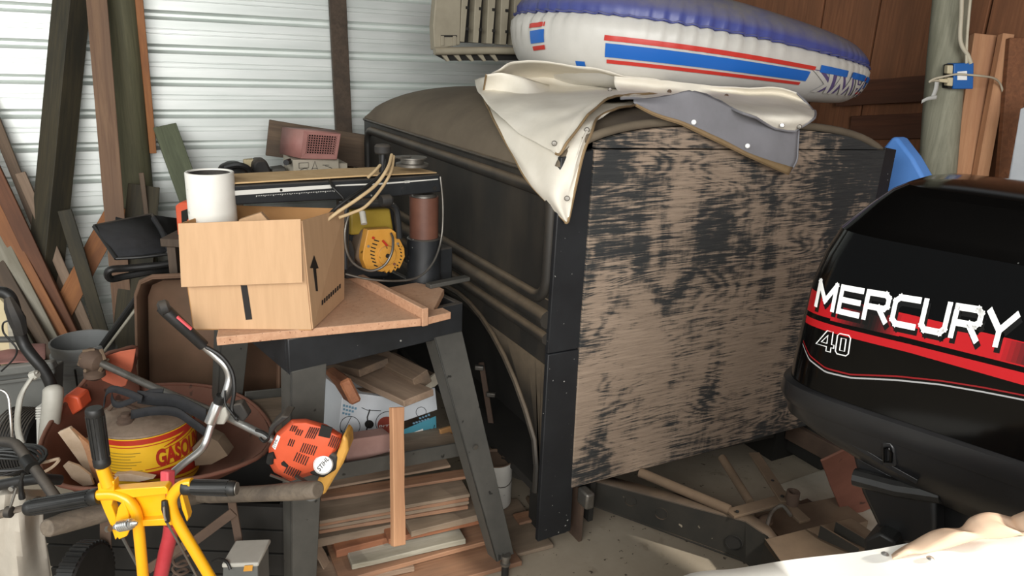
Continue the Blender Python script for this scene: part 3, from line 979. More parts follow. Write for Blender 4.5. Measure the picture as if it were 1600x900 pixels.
lean('timber', (112, 0), .13, (60, 540), .22, 52, .105, 'grey_timber', 'thick dark weathered squared timber leaning on the metal wall, its corner facing out', 'timber', up=.9, down='floor', roll=math.radians(42), w=.105)
lean('fir_board', (151, 0), .24, (186, 420), .42, 28, .045, 'red_fir', 'reddish fir board standing just left of the round green-grey post', up=.9, down='floor')
lean('wood_strip', (217, 0), .13, (239, 239), .10, 11, .03, 'orange_board', 'thin reddish wood strip nailed along the right edge of the round post', 'strip', up=.9)
lean('short_post', (258, 200), .12, (330, 400), .42, 34, .08, 'treated_x', 'short broken-topped green treated post leaning behind the white pipe', 'post', down='floor')
lean('thin_board', (3, 215), .1, (135, 545), .28, 15, .02, 'brown_board', 'thin grey-brown board leaning far left, longest in front of the dark timber', up=.2, down='floor')
lean('thin_batten', (32, 270), .14, (118, 470), .28, 14, .022, 'dusty_wood', 'thin brown board with a square sawn top beside the long grey-brown one', down='floor')
lean('rust_brown_board', (-4, 280), .2, (106, 512), .36, 21, .04, 'rust_board', 'dark red-brown board, the upper of two side by side at far left', up=.3, down='floor')
lean('orange_brown_board', (-8, 325), .2, (92, 515), .40, 20, .04, 'orange_board', 'orange-brown board, the lower of two side by side at far left', up=.3, down='floor')
lean('pale_board', (-12, 355), .22, (74, 525), .44, 26, .03, 'pale_board', 'pale grey board leaning far left under the orange-brown one', up=.3, down='floor')
lean('grey_board', (-16, 395), .25, (58, 530), .50, 27, .03, 'brown_board', 'grey-brown board leaning far left under the pale grey one', up=.3, down='floor')
lean('dark_board', (-20, 430), .28, (42, 545), .56, 26, .03, 'grey_timber', 'darkest board, lowest in the fan of boards at far left', up=.3, down='floor')
lean('dark_lath', (101, 328), .28, (158, 515), .36, 19, .02, 'grey_timber', 'short dark grey lath with a slanted top above the grey bucket', 'lath', down='floor')
lean('knotty_board', (185, 322), .16, (100, 480), .3, 30, .02, 'orange_board', 'orange-brown board slanting the other way behind the dark lath', down='floor')
lean('grey_plank', (225, 290), .26, (205, 500), .5, 46, .02, 'grey_timber', 'dark grey plank standing below the black bag', 'plank', down='floor')
lean('split_stick', (221, 270), .3, (230, 345), .32, 7, .01, 'brown_board', 'narrow splintered stick standing against the round post', 'stick', down='floor')

# ------------------------------------------------------------------- bucket with two sticks
bk = az(132, 640, 0.0)
bk = ad(133, 560, 2.62)
bk = V((bk.x, bk.y, 0))
rim_w = 46 * ppm(ad(133, 525, 2.62))
btop = ad(133, 531, 2.62).z
H_ = btop
R_ = rim_w
bucket = thing('bucket', 'dusty grey plastic bucket standing below the leaning boards', 'bucket', bk)
MB().lathe([(R_ * .84, 0), (R_ * .93, H_ * .62), (R_ * .99, H_ * .63), (R_ * .99, H_ * .66), (R_ * .94, H_ * .67), (R_ * .95, H_ * .76), (R_ * 1.01, H_ * .77), (R_ * 1.01, H_ * .795),
            (R_ * .955, H_ * .805), (R_ * .96, H_ * .87), (R_ * 1.02, H_ * .88), (R_ * 1.02, H_ * .905), (R_ * .965, H_ * .915), (R_ * .97, H_ * .97), (R_, H_ * .98), (R_, H_), (R_ * .94, H_), (R_ * .92, H_ * .9), (R_ * .8, .02), (0, .02)], bk, n=40, cap1=False).build('bucket_shell', 'bucket_grey', bucket)
hp = [bk + V((R_ * 1.0 * math.cos(a), -R_ * 1.0 * math.sin(a), H_ * .66 - .10 * math.sin(a))) for a in [PI * k / 12 for k in range(13)]]
MB().tube(hp, .003, 6).build('bail_handle', 'steel', bucket)
MB().box(bk + V((R_ * .25, -R_ * .98, H_ * .66)), (.03, .02, .04)).build('handle_ear', 'ltgrey', bucket, bevel=.004)
def stick(p1, p2, d1, d2, r1, r2, name, mat, label, cat='stick'):
    a, b = ad(*p1, d1), ad(*p2, d2)
    return tag(MB().tube([a, b], [r1, r2], 10).build(name, mat), label, cat)
dbk = (bk - CAM).dot(FH)
stick((219, 458), (146, 560), dbk - .1, dbk - .02, .011, .013, 'black_stick', 'rubber', 'black rubber-sleeved stick standing in the grey bucket')
stick((222, 470), (158, 555), dbk - .14, dbk - .05, .005, .005, 'thin_stick', 'pale_board', 'thin pale stick standing in the grey bucket')
stick((117, 577), (122, 612), dbk - .2, dbk - .2, .004, .003, 'small_rod', 'rubber', 'small black rod hanging in front of the grey bucket', 'rod')

# ------------------------------------------------------------------- black mesh catcher bag
D1 = 2.72
cat_ = thing('grass_catcher', 'black mesh grass catcher bag with a tube rim behind the cardboard box', 'catcher bag', ad(215, 410, D1) - V((0, 0, .05)))
q = {k: ad(*p, d) for k, p, d in (('a', (147, 353), 2.62), ('b', (234, 336), 2.85), ('c', (300, 345), 2.95), ('d', (270, 392), 2.66), ('e', (182, 404), 2.55), ('f', (290, 400), 2.8))}
MB().add([q['a'], q['b'], q['d'], q['e']], [(0, 1, 2, 3)]).build('mesh_side', 'fabric_black', cat_, solid=.006)
MB().add([q['b'], q['c'], q['f'], q['d']], [(0, 1, 2, 3)]).build('mesh_end', 'fabric_black', cat_, solid=.006)
low = [v - V((0, 0, .03)) - FH * .0 for v in (q['e'], q['d'])]
MB().add([q['e'], q['d'], q['f'], q['f'] + FH * .2, q['a'] + FH * .15], [(0, 1, 2, 3, 4)]).build('mesh_bottom', 'fabric_black', cat_, solid=.006)
def thick(n, pts, r, mat='rubber', parent=cat_): return MB().tube(spline(pts, 5), r, 10).build(n, mat, parent)
thick('rim_tube', [q['a'], q['a'].lerp(q['b'], .5), q['b'], ad(240, 340, 2.84), ad(257, 372, 2.75), ad(268, 392, 2.66)], .006, 'dusty_black')
thick('rim_tube', [q['a'], ad(160, 372, 2.6), ad(182, 404, 2.55)], .008)
thick('rim_tube', [ad(181, 404, 2.55), ad(220, 402, 2.58), ad(268, 396, 2.64), ad(292, 392, 2.7)], .006)
thick('hose_loop', [ad(290, 406, 2.66), ad(250, 414, 2.6), ad(200, 419, 2.54), ad(174, 421, 2.5), ad(168, 428, 2.5), ad(174, 436, 2.52), ad(195, 432, 2.56), ad(240, 424, 2.62), ad(285, 420, 2.7)], .013)
thick('strap', [ad(240, 341, 2.8), ad(252, 360, 2.74), ad(262, 385, 2.66), ad(266, 396, 2.63)], .010, 'fabric_black')
MB().beam(ad(262, 396, 2.62), ad(275, 380, 2.64), .012, .012).build('clip', 'steel', cat_)

# orange case behind the cardboard box
oc = ad(286, 345, 2.6)
oc_ = tag(MB().prism([ad(x, y, 2.58) for x, y in ((273, 322), (281, 316), (345, 312), (345, 372), (277, 368))], FH * .12).build('orange_case', 'orange', bevel=.006), 'orange plastic case standing behind the white pipe and the box', 'case')
MB().prism([ad(x, y, 2.575) for x, y in ((283, 330), (294, 326), (294, 340), (290, 348), (284, 350))], FH * .006).build('case_recess', 'slot', None, smooth=0)
_r = bpy.data.objects['case_recess']; _r.parent = oc_; _r.location = _r.location - oc_.location

oz = oc_.location.z
ocx = oc_.location
stl = thing('stool', 'plain dark stool behind the cardboard box carrying the orange case', 'stool', V((ocx.x, ocx.y, 0)))
MB().box(V((ocx.x, ocx.y, oz - .016)), (.26, .2, .03), RH, FH).build('seat', 'stud', stl, bevel=.003)
for i in (-1, 1):
    for j in (-1, 1):
        MB().box(V((ocx.x, ocx.y, (oz - .03) / 2)) + RH * .1 * i + FH * .07 * j, (.03, .03, oz - .03), RH, FH).build('leg', 'stud', stl)
# ------------------------------------------------------------------- rusty tub standing upright
D2 = 2.45
tub = thing('steel_tub', 'dusty brown steel tub standing upright behind the wheelbarrow', 'tub', ad(320, 600, D2))
outl = [(222, 700), (219, 560), (217, 460), (224, 440), (242, 432), (330, 428), (415, 440), (432, 470), (436, 560), (436, 700)]
C_ = ad(325, 560, D2)
rows = []
for k, (sc1, dd) in enumerate(((1.0, 0), (1.015, -.012), (.99, -.02), (.93, .03), (.86, .12), (.8, .14))):
    rows.append([C_ + (ad(x, y, D2) - C_) * sc1 + FH * dd for x, y in outl])
b_ = MB().grid([r for r in rows[:4]])
b_.add(rows[3], [list(range(len(outl)))])
b_.build('tub_wall', 'tub', tub, smooth=50, solid=.004, bevel=0)
MB().tube([p for p in rows[1]], .007, 8).build('tub_rim', 'tub', tub)

# =================================================================== WHEELBARROW
rim = [((66, 738), 1.74), ((62, 700), 1.82), ((78, 662), 1.92), ((108, 625), 2.04), ((136, 590), 2.14), ((162, 556), 2.22), ((188, 547), 2.27), ((213, 543), 2.32), ((208, 575), 2.32), ((196, 604), 2.3), ((230, 602), 2.32), ((285, 600), 2.34), ((340, 606), 2.34), ((378, 620), 2.3), ((405, 640), 2.22), ((424, 668), 2.12), ((421, 695), 2.0), ((398, 718), 1.9), ((330, 742), 1.8), ((240, 756), 1.74), ((150, 764), 1.70), ((95, 758), 1.70)]
rp = [ad(*p, d) for p, d in rim]
cen = sum(rp, V((0, 0, 0))) / len(rp)
barrow = thing('wheelbarrow', 'rusty steel wheelbarrow with wooden handles holding a gasoline can', 'wheelbarrow', V((cen.x, cen.y, 0)))
zfl = .36
rows = []
for f, zf in ((1.0, 0), (.97, .12), (.9, .42), (.8, .74), (.68, .95), (.5, 1.0), (.2, 1.0)):
    rows.append([V((cen.x + (p.x - cen.x) * f, cen.y + (p.y - cen.y) * f, p.z + (zfl - p.z) * zf)) for p in rp])
tb = MB().grid(rows, closed_u=True)
tb.f.append([len(tb.v) - len(rp) + i for i in range(len(rp))])
tray = tb.build('tray', 'rust', barrow, smooth=60, solid=.004, sub=1)
MB().tube(spline(rp + [rp[0]], 3), .0065, 8).build('rolled_rim', 'rust', barrow, smooth=60)
# bright orange paint left on the raised nose of the tray
nose = [(160, 558), (188, 549), (212, 545), (207, 575), (196, 603), (186, 606), (160, 595), (150, 582)]
MB().prism([ad(x, y, 2.11) for x, y in nose], FH * .004).build('nose_plate', 'rust_or', barrow, bevel=.002)
# handles and legs
h1 = [ad(72, 826, 1.40), ad(100, 817, 1.44), ad(170, 799, 1.53), ad(240, 788, 1.62), ad(330, 770, 1.78)]
MB().tube(h1, [.022, .0255, .025, .025, .025], 12, flat=.9).build('handle', 'handle_wood', barrow, bevel=.004)
h2 = [ad(497, 765, 1.52), ad(470, 767, 1.54), ad(410, 771, 1.6), ad(330, 774, 1.7), ad(280, 770, 1.8)]
MB().tube(h2, [.023, .0245, .022, .022, .022], 12, flat=.9).build('handle', 'handle_wood', barrow, bevel=.004)
def strap(pts, w, mat='rust_dk', name='leg', parent=barrow, up=None):
    return MB().beam(*pts, w, .006, up or -FH).build(name, mat, parent, bevel=.001)
strap((ad(362, 782, 1.72), ad(384, 905, 1.72)), .022)
strap((ad(365, 800, 1.715), ad(290, 856, 1.70)), .026, name='leg_brace')
strap((ad(165, 800, 1.60), ad(166, 935, 1.60)), .028)
strap((ad(300, 845, 1.69), ad(230, 890, 1.66)), .026, name='leg_brace')
wh = ad(300, 735, 2.55)
wh = V((wh.x, wh.y, .17))
MB().lathe([(.06, -.03), (.13, -.04), (.165, -.03), (.17, 0), (.165, .03), (.13, .04), (.06, .03)], wh, axis=RH, n=28).build('wheel', 'rubber', barrow)
# litter in the tray: torn paper and scraps
def scrap(pts, d, name, label, mat='rag', t=.004, cat='scrap', dd=0.0, bend=.0):
    c = [ad(x, y, d + dd * i) + V((random.uniform(-1, 1), random.uniform(-1, 1), random.uniform(-1, 1))) * bend for i, (x, y) in enumerate(pts)]
    return tag(MB().prism(c, FH * t).build(name, mat, bevel=.001), label, cat)
scrap([(90, 676), (108, 668), (135, 700), (152, 740), (146, 748), (128, 728)], 1.86, 'bark_piece', 'flat tan piece of bark leaning in the wheelbarrow tray', 'rag', .012)
scrap([(112, 671), (122, 680), (133, 705), (142, 735), (152, 756), (160, 752), (148, 722), (138, 694)], 1.83, 'splinter', 'pale splintered stick beside the flat bark in the tray', 'new_fir', .01)
scrap([(98, 728), (105, 722), (122, 728), (140, 742), (146, 758), (130, 760), (112, 748)], 1.79, 'torn_paper', 'torn brown paper lying at the tray edge below the bark', 'rag', .008)
scrap([(126, 690), (140, 686), (150, 700), (158, 735), (172, 752), (150, 754), (138, 716)], 1.90, 'crumpled_paper', 'crumpled brown paper between the bark and the gasoline can', 'rag', .02)
scrap([(178, 742), (200, 740), (240, 748), (218, 753), (186, 752)], 1.78, 'dry_leaf', 'brown dry leaf lying in front of the gasoline can', 'rag', .02)
scrap([(300, 700), (320, 680), (340, 690), (356, 712), (330, 726), (305, 728)], 1.92, 'dirt_clump', 'grey clump of dirt right of the gasoline can in the tray', 'dust_wood', .05)

# ------------------------------------------------------------------- gasoline can
dg = 1.93
gb = ad(236, 738, dg)
gt = ad(236, 652, dg)
gr = 71 * ppm(ad(236, 700, dg))
gc = V((gb.x, gb.y, gb.z))
gh = (gt.z - gb.z)
gas = thing('gasoline_can', 'round yellow and red gasoline can with a dirty metal top, in the wheelbarrow', 'gas can', gc)
MB().lathe([(gr * .97, 0), (gr, .004), (gr, gh)], gc, n=56).build('can_wall', 'can_yellow', gas)
MB().lathe([(gr, gh), (gr * 1.015, gh + .003), (gr * .985, gh + .007), (gr * .96, gh + .003), (gr * .9, gh + .010), (gr * .7, gh + .022), (gr * .4, gh + .03), (0, gh + .031)], gc, n=56, cap0=False, cap1=False).build('can_top', 'can_top', gas)
tocam = math.atan2((CAM - gc).y, (CAM - gc).x)
def gcyl(s, h, e=.0008):
    a = tocam + s / gr                     # s>0 runs to the right as seen from the front
    return gc + V((math.cos(a) * (gr + e), math.sin(a) * (gr + e), h))
def gband(name, f0, f1, mat, e=.0008, s0=-1.7, s1=1.7, n=40):
    rows = [[gcyl(gr * (s0 + (s1 - s0) * i / n), f(s0 + (s1 - s0) * i / n) * gh, e) for i in range(n + 1)] for f in (f0, f1)]
    return MB().grid(rows).build(name, mat, gas, smooth=60)
gband('red_band', lambda s: .90, lambda s: .985, 'can_red')
gband('red_band', lambda s: .30 - .16 * s, lambda s: .42 - .02 * abs(s) , 'can_red', s0=-1.4, s1=1.4)
gband('thin_line', lambda s: .855, lambda s: .87, 'can_red')
gband('thin_line', lambda s: .24 - .16 * s, lambda s: .255 - .16 * s, 'can_red', s0=-1.4, s1=1.2)
gband('thin_line', lambda s: .46, lambda s: .475, 'can_red', s0=-.1, s1=1.4)
gband('thin_line', lambda s: .70 + .10 * s, lambda s: .715 + .10 * s, 'can_red', s0=.25, s1=1.4)
gband('red_swoosh', lambda s: .78 + .10 * (s - .3), lambda s: .79 + .22 * (s - .3), 'can_red', s0=.3, s1=1.4)
text_on('can_lettering', 'GASOLINE', .05, lambda u, v: gcyl(u + gr * .12, v + gh * .47, .0014), 'can_red', gas, fit=(gr * 1.35, gh * .30), sx=.8, bold=.0022)
for k in range(7):
    gband('small_print', lambda s, k=k: .76 - .05 * k, lambda s, k=k: .772 - .05 * k, 'saw_mustard', s0=-.85, s1=-.15 - .1 * (k % 3), n=10)
# spout cap and carrying handle
cp = ad(197, 655, dg - .07)
cp = V((cp.x, cp.y, gc.z + gh + .012))
MB().lathe([(.026, 0), (.026, .012), (.022, .014), (.022, .024), (.012, .028), (.012, .036), (0, .037)], cp, n=24).build('spout_cap', 'rust_dk', gas)
MB().tube(spline([ad(170, 640, dg - .02), ad(185, 628, dg - .02), ad(215, 640, dg - .02), ad(245, 645, dg - .02), ad(270, 640, dg)], 5), .006, 8).build('can_handle', 'rust_dk', gas)

# =================================================================== BRUSH CUTTER LYING ACROSS THE WHEELBARROW
cut = thing('brush_cutter', 'brush cutter with orange engine and silver handlebar lying across the wheelbarrow', 'brush cutter', ad(300, 640, 1.8))
MB().tube([ad(146, 562, 2.05), ad(240, 605, 1.98), ad(360, 655, 1.8)], .0115, 14).build('shaft', 'steel', cut)
MB().tube([ad(355, 652, 1.8), ad(420, 684, 1.72), ad(440, 694, 1.7)], .0105, 14).build('shaft_end', 'alu', cut)
hd = MB()
hd.lathe([(.0, -.03), (.02, -.03), (.034, -.015), (.036, .01), (.028, .03), (.012, .04)], ad(143, 562, 2.05), axis=(ad(240, 605, 1.98) - ad(143, 562, 2.05)), n=16)
hd.build('gear_head', 'rust_dk', cut)
MB().lathe([(.02, 0), (.03, .006), (.03, .02), (.015, .03)], ad(147, 578, 2.03), axis=(0, 0, -1), n=16).build('cutter_head', 'rust_dk', cut)
for k in range(5):
    a = k * 1.3
    c0 = ad(145, 565, 2.03)
    MB().tube([c0 + V((.032 * math.cos(a), .02 * math.sin(a), .03 * math.sin(a))), c0 + V((.04 * math.cos(a + .9), .02, .036 * math.sin(a + .9)))], .006, 6).build('tangled_line', 'dust_wood', cut)
hbp = [ad(255, 483, 1.72), ad(285, 510, 1.74), ad(312, 535, 1.76), ad(336, 556, 1.77), ad(352, 572, 1.77), ad(358, 590, 1.77), ad(353, 612, 1.76), ad(343, 634, 1.76), ad(330, 665, 1.74), ad(322, 690, 1.72), ad(312, 705, 1.70), ad(290, 722, 1.67), ad(272, 737, 1.64), ad(262, 748, 1.62)]
MB().tube(spline(hbp, 4), .0098, 14).build('handlebar', 'alu', cut, smooth=60)
MB().tube([ad(252, 479, 1.72), ad(262, 488, 1.72), ad(290, 514, 1.74), ad(318, 540, 1.76)], [.015, .0165, .0155, .0145], 14).build('grip', 'rubber', cut)
MB().lathe([(.012, -.012), (.019, -.006), (.019, .01), (.012, .016)], ad(255, 481, 1.715), axis=(1, 0, .2), n=14).build('grip_end', 'dusty_black', cut)
MB().beam(ad(277, 495, 1.715), ad(299, 514, 1.73), .005, .006, -FH).build('grip_stripe', 'pink', cut)
MB().tube([ad(262, 735, 1.62), ad(262, 775, 1.6)], [.0185, .0175], 4).build('pink_sleeve', 'pink', cut, bevel=.004)
MB().tube([ad(346, 618, 1.755), ad(341, 630, 1.755)], .0135, 12).build('clamp_ring', 'rubber', cut)
MB().tube([ad(341, 630, 1.755), ad(328, 662, 1.74)], .0165, 8).build('handlebar_clamp', 'alu', cut, bevel=.003)
MB().prism([ad(x, y, 1.75) for x, y in ((342, 640), (352, 636), (356, 650), (350, 664), (338, 664), (333, 656))], FH * .03).build('clamp_block', 'ltgrey', cut, bevel=.004)
MB().prism([ad(x, y, 1.74) for x, y in ((356, 634), (376, 630), (388, 650), (380, 660), (362, 652))], FH * .03).build('throttle_block', 'dusty_black', cut, bevel=.004)
MB().tube(spline([ad(318, 540, 1.76), ad(345, 556, 1.76), ad(362, 580, 1.76), ad(366, 610, 1.75), ad(362, 640, 1.74), ad(370, 655, 1.73)], 5), .0055, 8).build('throttle_cable', 'rubber', cut)
MB().tube(spline([ad(352, 610, 1.75), ad(352, 630, 1.74), ad(362, 645, 1.73), ad(372, 658, 1.73)], 5), .003, 8).build('throttle_cable', 'rubber', cut)
MB().tube(spline([ad(400, 672, 1.7), ad(412, 676, 1.69), ad(420, 684, 1.68), ad(413, 690, 1.69), ad(406, 684, 1.69)], 4), .004, 8).build('hang_hook', 'rubber', cut)
# harness strap lying over the can
def ribbon(pts, w, mat, name, parent, wd=(0, 0, 1), t=.003):
    P = spline(pts, 6)
    rows = [[p + V(wd).normalized() * (w / 2), p - V(wd).normalized() * (w / 2)] for p in P]
    return MB().grid(rows).build(name, mat, parent, solid=t, smooth=60)
ribbon([ad(163, 632, 1.86), ad(166, 614, 1.86), ad(178, 608, 1.86), ad(205, 616, 1.85), ad(222, 624, 1.84)], .02, 'fabric_black', 'harness_strap', cut, (0.3, .3, .9))
ribbon([ad(174, 618, 1.88), ad(178, 630, 1.87), ad(190, 632, 1.86), ad(215, 622, 1.86), ad(235, 613, 1.86), ad(255, 612, 1.86)], .018, 'fabric_black', 'harness_strap', cut, (0.3, .3, .9))
ribbon([ad(215, 620, 1.86), ad(245, 624, 1.85), ad(275, 627, 1.82), ad(300, 638, 1.8), ad(322, 650, 1.77)], .038, 'fabric_black', 'harness_strap', cut, (0.1, .1, .95))
ribbon([ad(205, 648, 1.84), ad(240, 642, 1.83), ad(275, 644, 1.81), ad(300, 660, 1.79), ad(322, 676, 1.76)], .026, 'fabric_black', 'harness_strap', cut, (0.1, .1, .95))
# engine: orange shroud, slots, starter label, tan tank
DE = 1.66
def en(px, py, o=0): return ad(px, py, DE + o)
shell_o = [(420, 700), (432, 676), (456, 655), (478, 654), (510, 663), (535, 678), (536, 690), (522, 712), (510, 735), (488, 742), (454, 752), (428, 738), (419, 722)]
eng = MB()
cx_, cy_ = 478, 704
fr_ = [[en(cx_ + (x - cx_) * s, cy_ + (y - cy_) * s, o) for x, y in shell_o] for s, o in ((1.0, .10), (1.0, .035), (.95, .008), (.86, -.006), (.5, -.012))]
eng.grid(fr_, closed_u=True)
eng.f.append([len(eng.v) - len(shell_o) + i for i in range(len(shell_o))])
shroud = eng.build('engine_shroud', 'orange', cut, smooth=45, bevel=.002)
ux, uy = V((.8, -.6)) , V((.35, -.94))
def slots(x0, y0, n, dx, dy, lx, ly, w=1.45, par=shroud, e=-.0135):
    for i in range(n):
        x, y = x0 + dx * i, y0 + dy * i
        MB().prism([en(x, y, e), en(x + w, y + .6, e), en(x + lx + w, y + ly + .6, e), en(x + lx, y + ly, e)], FH * .003).build('cooling_slot', 'slot', par, smooth=0)
slots(476, 684, 5, 3.3, .4, 8, -16)
slots(468, 706, 7, 3.4, .9, 6, -14)
slots(458, 720, 6, 3.5, 1.4, 6, -13)
slots(443, 739, 7, 3.3, 1.4, 6, -11)
slots(452, 673, 3, 3.4, .9, 4, -8)
slots(461, 679, 3, 3.4, .9, 4, -8)
slots(449, 696, 3, 3.2, .8, 4, -10)
slots(512, 697, 5, 3.0, 1.2, 7, -16, w=1.2)
MB().prism([en(x, y, -.0135) for x, y in ((502, 664), (519, 669), (515, 685), (497, 681))], FH * .004).build('air_intake', 'slot', shroud, smooth=0)
MB().prism([en(x, y, -.0135) for x, y in ((439, 724), (443, 721), (450, 728), (448, 731), (440, 727))], FH * .004).build('air_intake', 'slot', shroud, smooth=0)
MB().tube([en(422, 722, .0), en(424, 712, -.004), en(430, 711, -.006)], .010, 10).build('exhaust_port', 'slot', shroud)
lb = MB().prism([en(x, y, -.0075) for x, y in ((425, 698), (433, 680), (438, 683), (430, 703))], FH * .003).build('side_label', 'decal_white', shroud, smooth=0)
dirv = (en(433, 684, -.009) - en(428, 700, -.009))
text_on('label_lettering', 'STIHL', .01, lambda u, v: en(429.4, 700.5, -.0095) + dirv.normalized() * u * .9 + (en(425, 690, -.0095) - en(430, 692, -.0095)).normalized() * v, 'ink', lb, fit=(dirv.length * .95, 4.2 * ppm(en(430, 690))), shear=.2)
st = en(505, 726, -.02)
MB().prism([en(x, y, -.006) for x, y in ((480, 722), (492, 704), (512, 705), (528, 714), (526, 735), (505, 748), (484, 742))], FH * .06).build('starter_cover', 'dusty_black', cut, bevel=.006)
nrm = -(en(505, 726) - CAM).normalized()
rs = 13.2 * ppm(st)
sd = MB().lathe([(0, .006), (rs, .006), (rs * 1.02, 0), (rs * 1.15, -.004)], st, axis=nrm, n=36, cap1=False).build('starter_disc', 'decal_white', cut)
a_ = CR * .62 + CU * .78
a_ = (a_ - nrm * a_.dot(nrm)).normalized()
b_2 = nrm.cross(a_)
text_on('disc_lettering', 'STIHL', .01, lambda u, v: st + nrm * .0075 + a_ * (u - rs * .85) + b_2 * (v - rs * .2), 'ink', sd, fit=(rs * 1.75, rs * .55), shear=.25, bold=.0001)
tank_o = [(536, 680), (543, 688), (544, 705), (536, 725), (522, 748), (508, 772), (502, 776), (500, 766), (494, 752), (506, 742), (522, 722)]
MB().prism([en(x, y, -.004) for x, y in tank_o], FH * .07).build('fuel_tank', 'tan_tank', cut, bevel=.008)
MB().lathe([(0, .012), (.019, .012), (.02, 0), (.014, -.02)], en(486, 770, -.02), axis=nrm + V((0, 0, -.2)), n=20, cap1=False).build('fuel_cap', 'saw_grey', cut)
MB().beam(en(462, 744, -.02), en(486, 758, -.02), .012, .004).build('lower_guard', 'saw_grey', cut)
MB().prism([en(x, y, .02) for x, y in ((417, 690), (432, 668), (452, 652), (440, 650), (420, 668))], FH * .06).build('rear_housing', 'dusty_black', cut, bevel=.004)
MB().beam(en(422, 742, .0), en(452, 753, .0), .004, .006).build('bottom_wire', 'steel', cut)

# =================================================================== YELLOW TWO-HANDLED TOOL IN FRONT
DY = 1.27
def yp(px, py, o=0): return ad(px, py, DY + o)
yt = thing('lever_tool', 'yellow enamel tool with three black ribbed grips and a spring bolt', 'hand tool', yp(230, 880))
def ytube(pts, r, name='frame_tube', mat='yellow'): return MB().tube(spline([yp(*p) for p in pts], 5), r, 14).build(name, mat, yt, smooth=60)
ytube([(140, 775), (160, 773), (180, 773), (198, 780), (211, 798), (216, 820), (220, 860), (226, 925)], .0112)
ytube([(300, 755), (288, 757), (276, 765), (268, 780), (270, 798), (280, 820), (305, 862), (345, 930)], .0112)
def ygrip(a, b, r0, r1, name='grip', end=True):
    A, B = yp(*a), yp(*b)
    g = MB()
    n = 40
    d = (B - A).normalized()
    k = []
    L = (B - A).length
    prof = [(r0 * 1.02, 0), (r0 * 1.08, .003), (r0 * 1.08, .014), (r0, .016), (r0 + (r1 - r0) * .9, L - .01), (r1 * 1.03, L - .008), (r1 * 1.0, L), (r1 * .9, L + .003)]
    g.lathe(prof, A, axis=d, n=n)
    for i in range(14):
        a_ = 2 * PI * i / 14
        q = V((0, 0, 1)); x = (q - d * q.dot(d)).normalized(); y = d.cross(x)
        o1 = (x * math.cos(a_) + y * math.sin(a_))
        g.beam(A + d * .02 + o1 * r0 * .99, A + d * (L - .012) + o1 * (r0 + (r1 - r0) * .9) * .99, .003, .003, o1)
    return g.build(name, 'rubber', yt, smooth=50)
ygrip((155, 775), (44, 794), .0155, .0155)
ygrip((286, 761), (366, 763), .0145, .0150)
MB().lathe([(.0, .0), (.008, 0), (.0125, .002), (.0125, .004)], yp(366, 763) + (yp(366, 763) - yp(286, 761)).normalized() * .002, axis=(yp(366, 763) - yp(286, 761)), n=18).build('grip_ring', 'steel', yt)
ygrip((160, 727), (147, 640), .0148, .0160)
# upright lever: flattened tube down to the pivot ears
MB().tube([yp(160, 730), yp(166, 748), yp(170, 758)], [.0125, .0128, .0135], 14).build('lever_neck', 'yellow', yt)
def ypl(pts, o0, t, name='plate'): return MB().prism([yp(x, y, o0) for x, y in pts], FH * t).build(name, 'yellow', yt, bevel=.0015)
ypl([(152, 756), (178, 752), (178, 775), (174, 790), (180, 805), (186, 836), (180, 844), (172, 820), (163, 800), (154, 778)], -.004, .02, 'lever_plate')
ypl([(184, 794), (192, 782), (200, 800), (204, 824), (198, 838), (186, 843), (180, 836), (180, 812)], -.012, .006, 'pivot_ear')
ypl([(176, 766), (258, 760), (262, 765), (262, 772), (208, 778), (196, 772)], -.002, .022, 'top_plate')
ypl([(208, 776), (258, 770), (262, 815), (214, 817)], .012, .004, 'web_plate')
ypl([(212, 814), (268, 810), (270, 821), (214, 823)], -.002, .02, 'bottom_plate')
ypl([(280, 776), (284, 772), (294, 808), (292, 816), (284, 796)], .006, .02, 'side_plate')
# spring bolt
sb0, sb1 = yp(187, 822, -.03), yp(213, 817, -.04)
sd_ = (sb1 - sb0).normalized()
q = V((0, 0, 1)); sx_ = (q - sd_ * q.dot(sd_)).normalized(); sy_ = sd_.cross(sx_)
MB().tube([sb0 + sd_ * (.030 * i / 60) + (sx_ * math.cos(i * .63) + sy_ * math.sin(i * .63)) * .0098 for i in range(61)], .0022, 6).build('spring', 'alu', yt)
MB().lathe([(.006, -.012), (.006, .030), (.0095, .030), (.0095, .034), (.0065, .035), (.0058, .042), (.0015, .047)], sb0, axis=sd_, n=12).build('bolt', 'alu', yt)
MB().lathe([(.007, -.008), (.007, 0)], yp(172, 826, -.012), axis=sd_, n=6).build('bolt_nut', 'steel', yt)
# brake cable with its black boot, second thin rod, red tube below
MB().tube([yp(257, 782, -.012), yp(258, 795, -.016), yp(262, 815, -.016)], [.006, .0075, .005], 10).build('cable_boot', 'rubber', yt)
MB().tube([yp(256, 792, -.024), yp(257, 806, -.024), yp(259, 813, -.022)], .0022, 8).build('boot_link', 'alu', yt)
MB().tube([yp(260, 815, -.016), yp(280, 850, -.01), yp(307, 900, 0), yp(318, 925, 0)], .0024, 8).build('brake_cable', 'steel', yt)
MB().tube([yp(192, 840, .01), yp(216, 885, .02), yp(226, 905, .02)], .0036, 8).build('pull_rod', 'saw_grey', yt)
MB().tube(spline([yp(268, 818, .03), yp(265, 840, .03), yp(258, 868, .03), yp(246, 925, .03)], 5), [.0150] * 16, 14).build('red_tube', 'red_tube', yt, smooth=60)
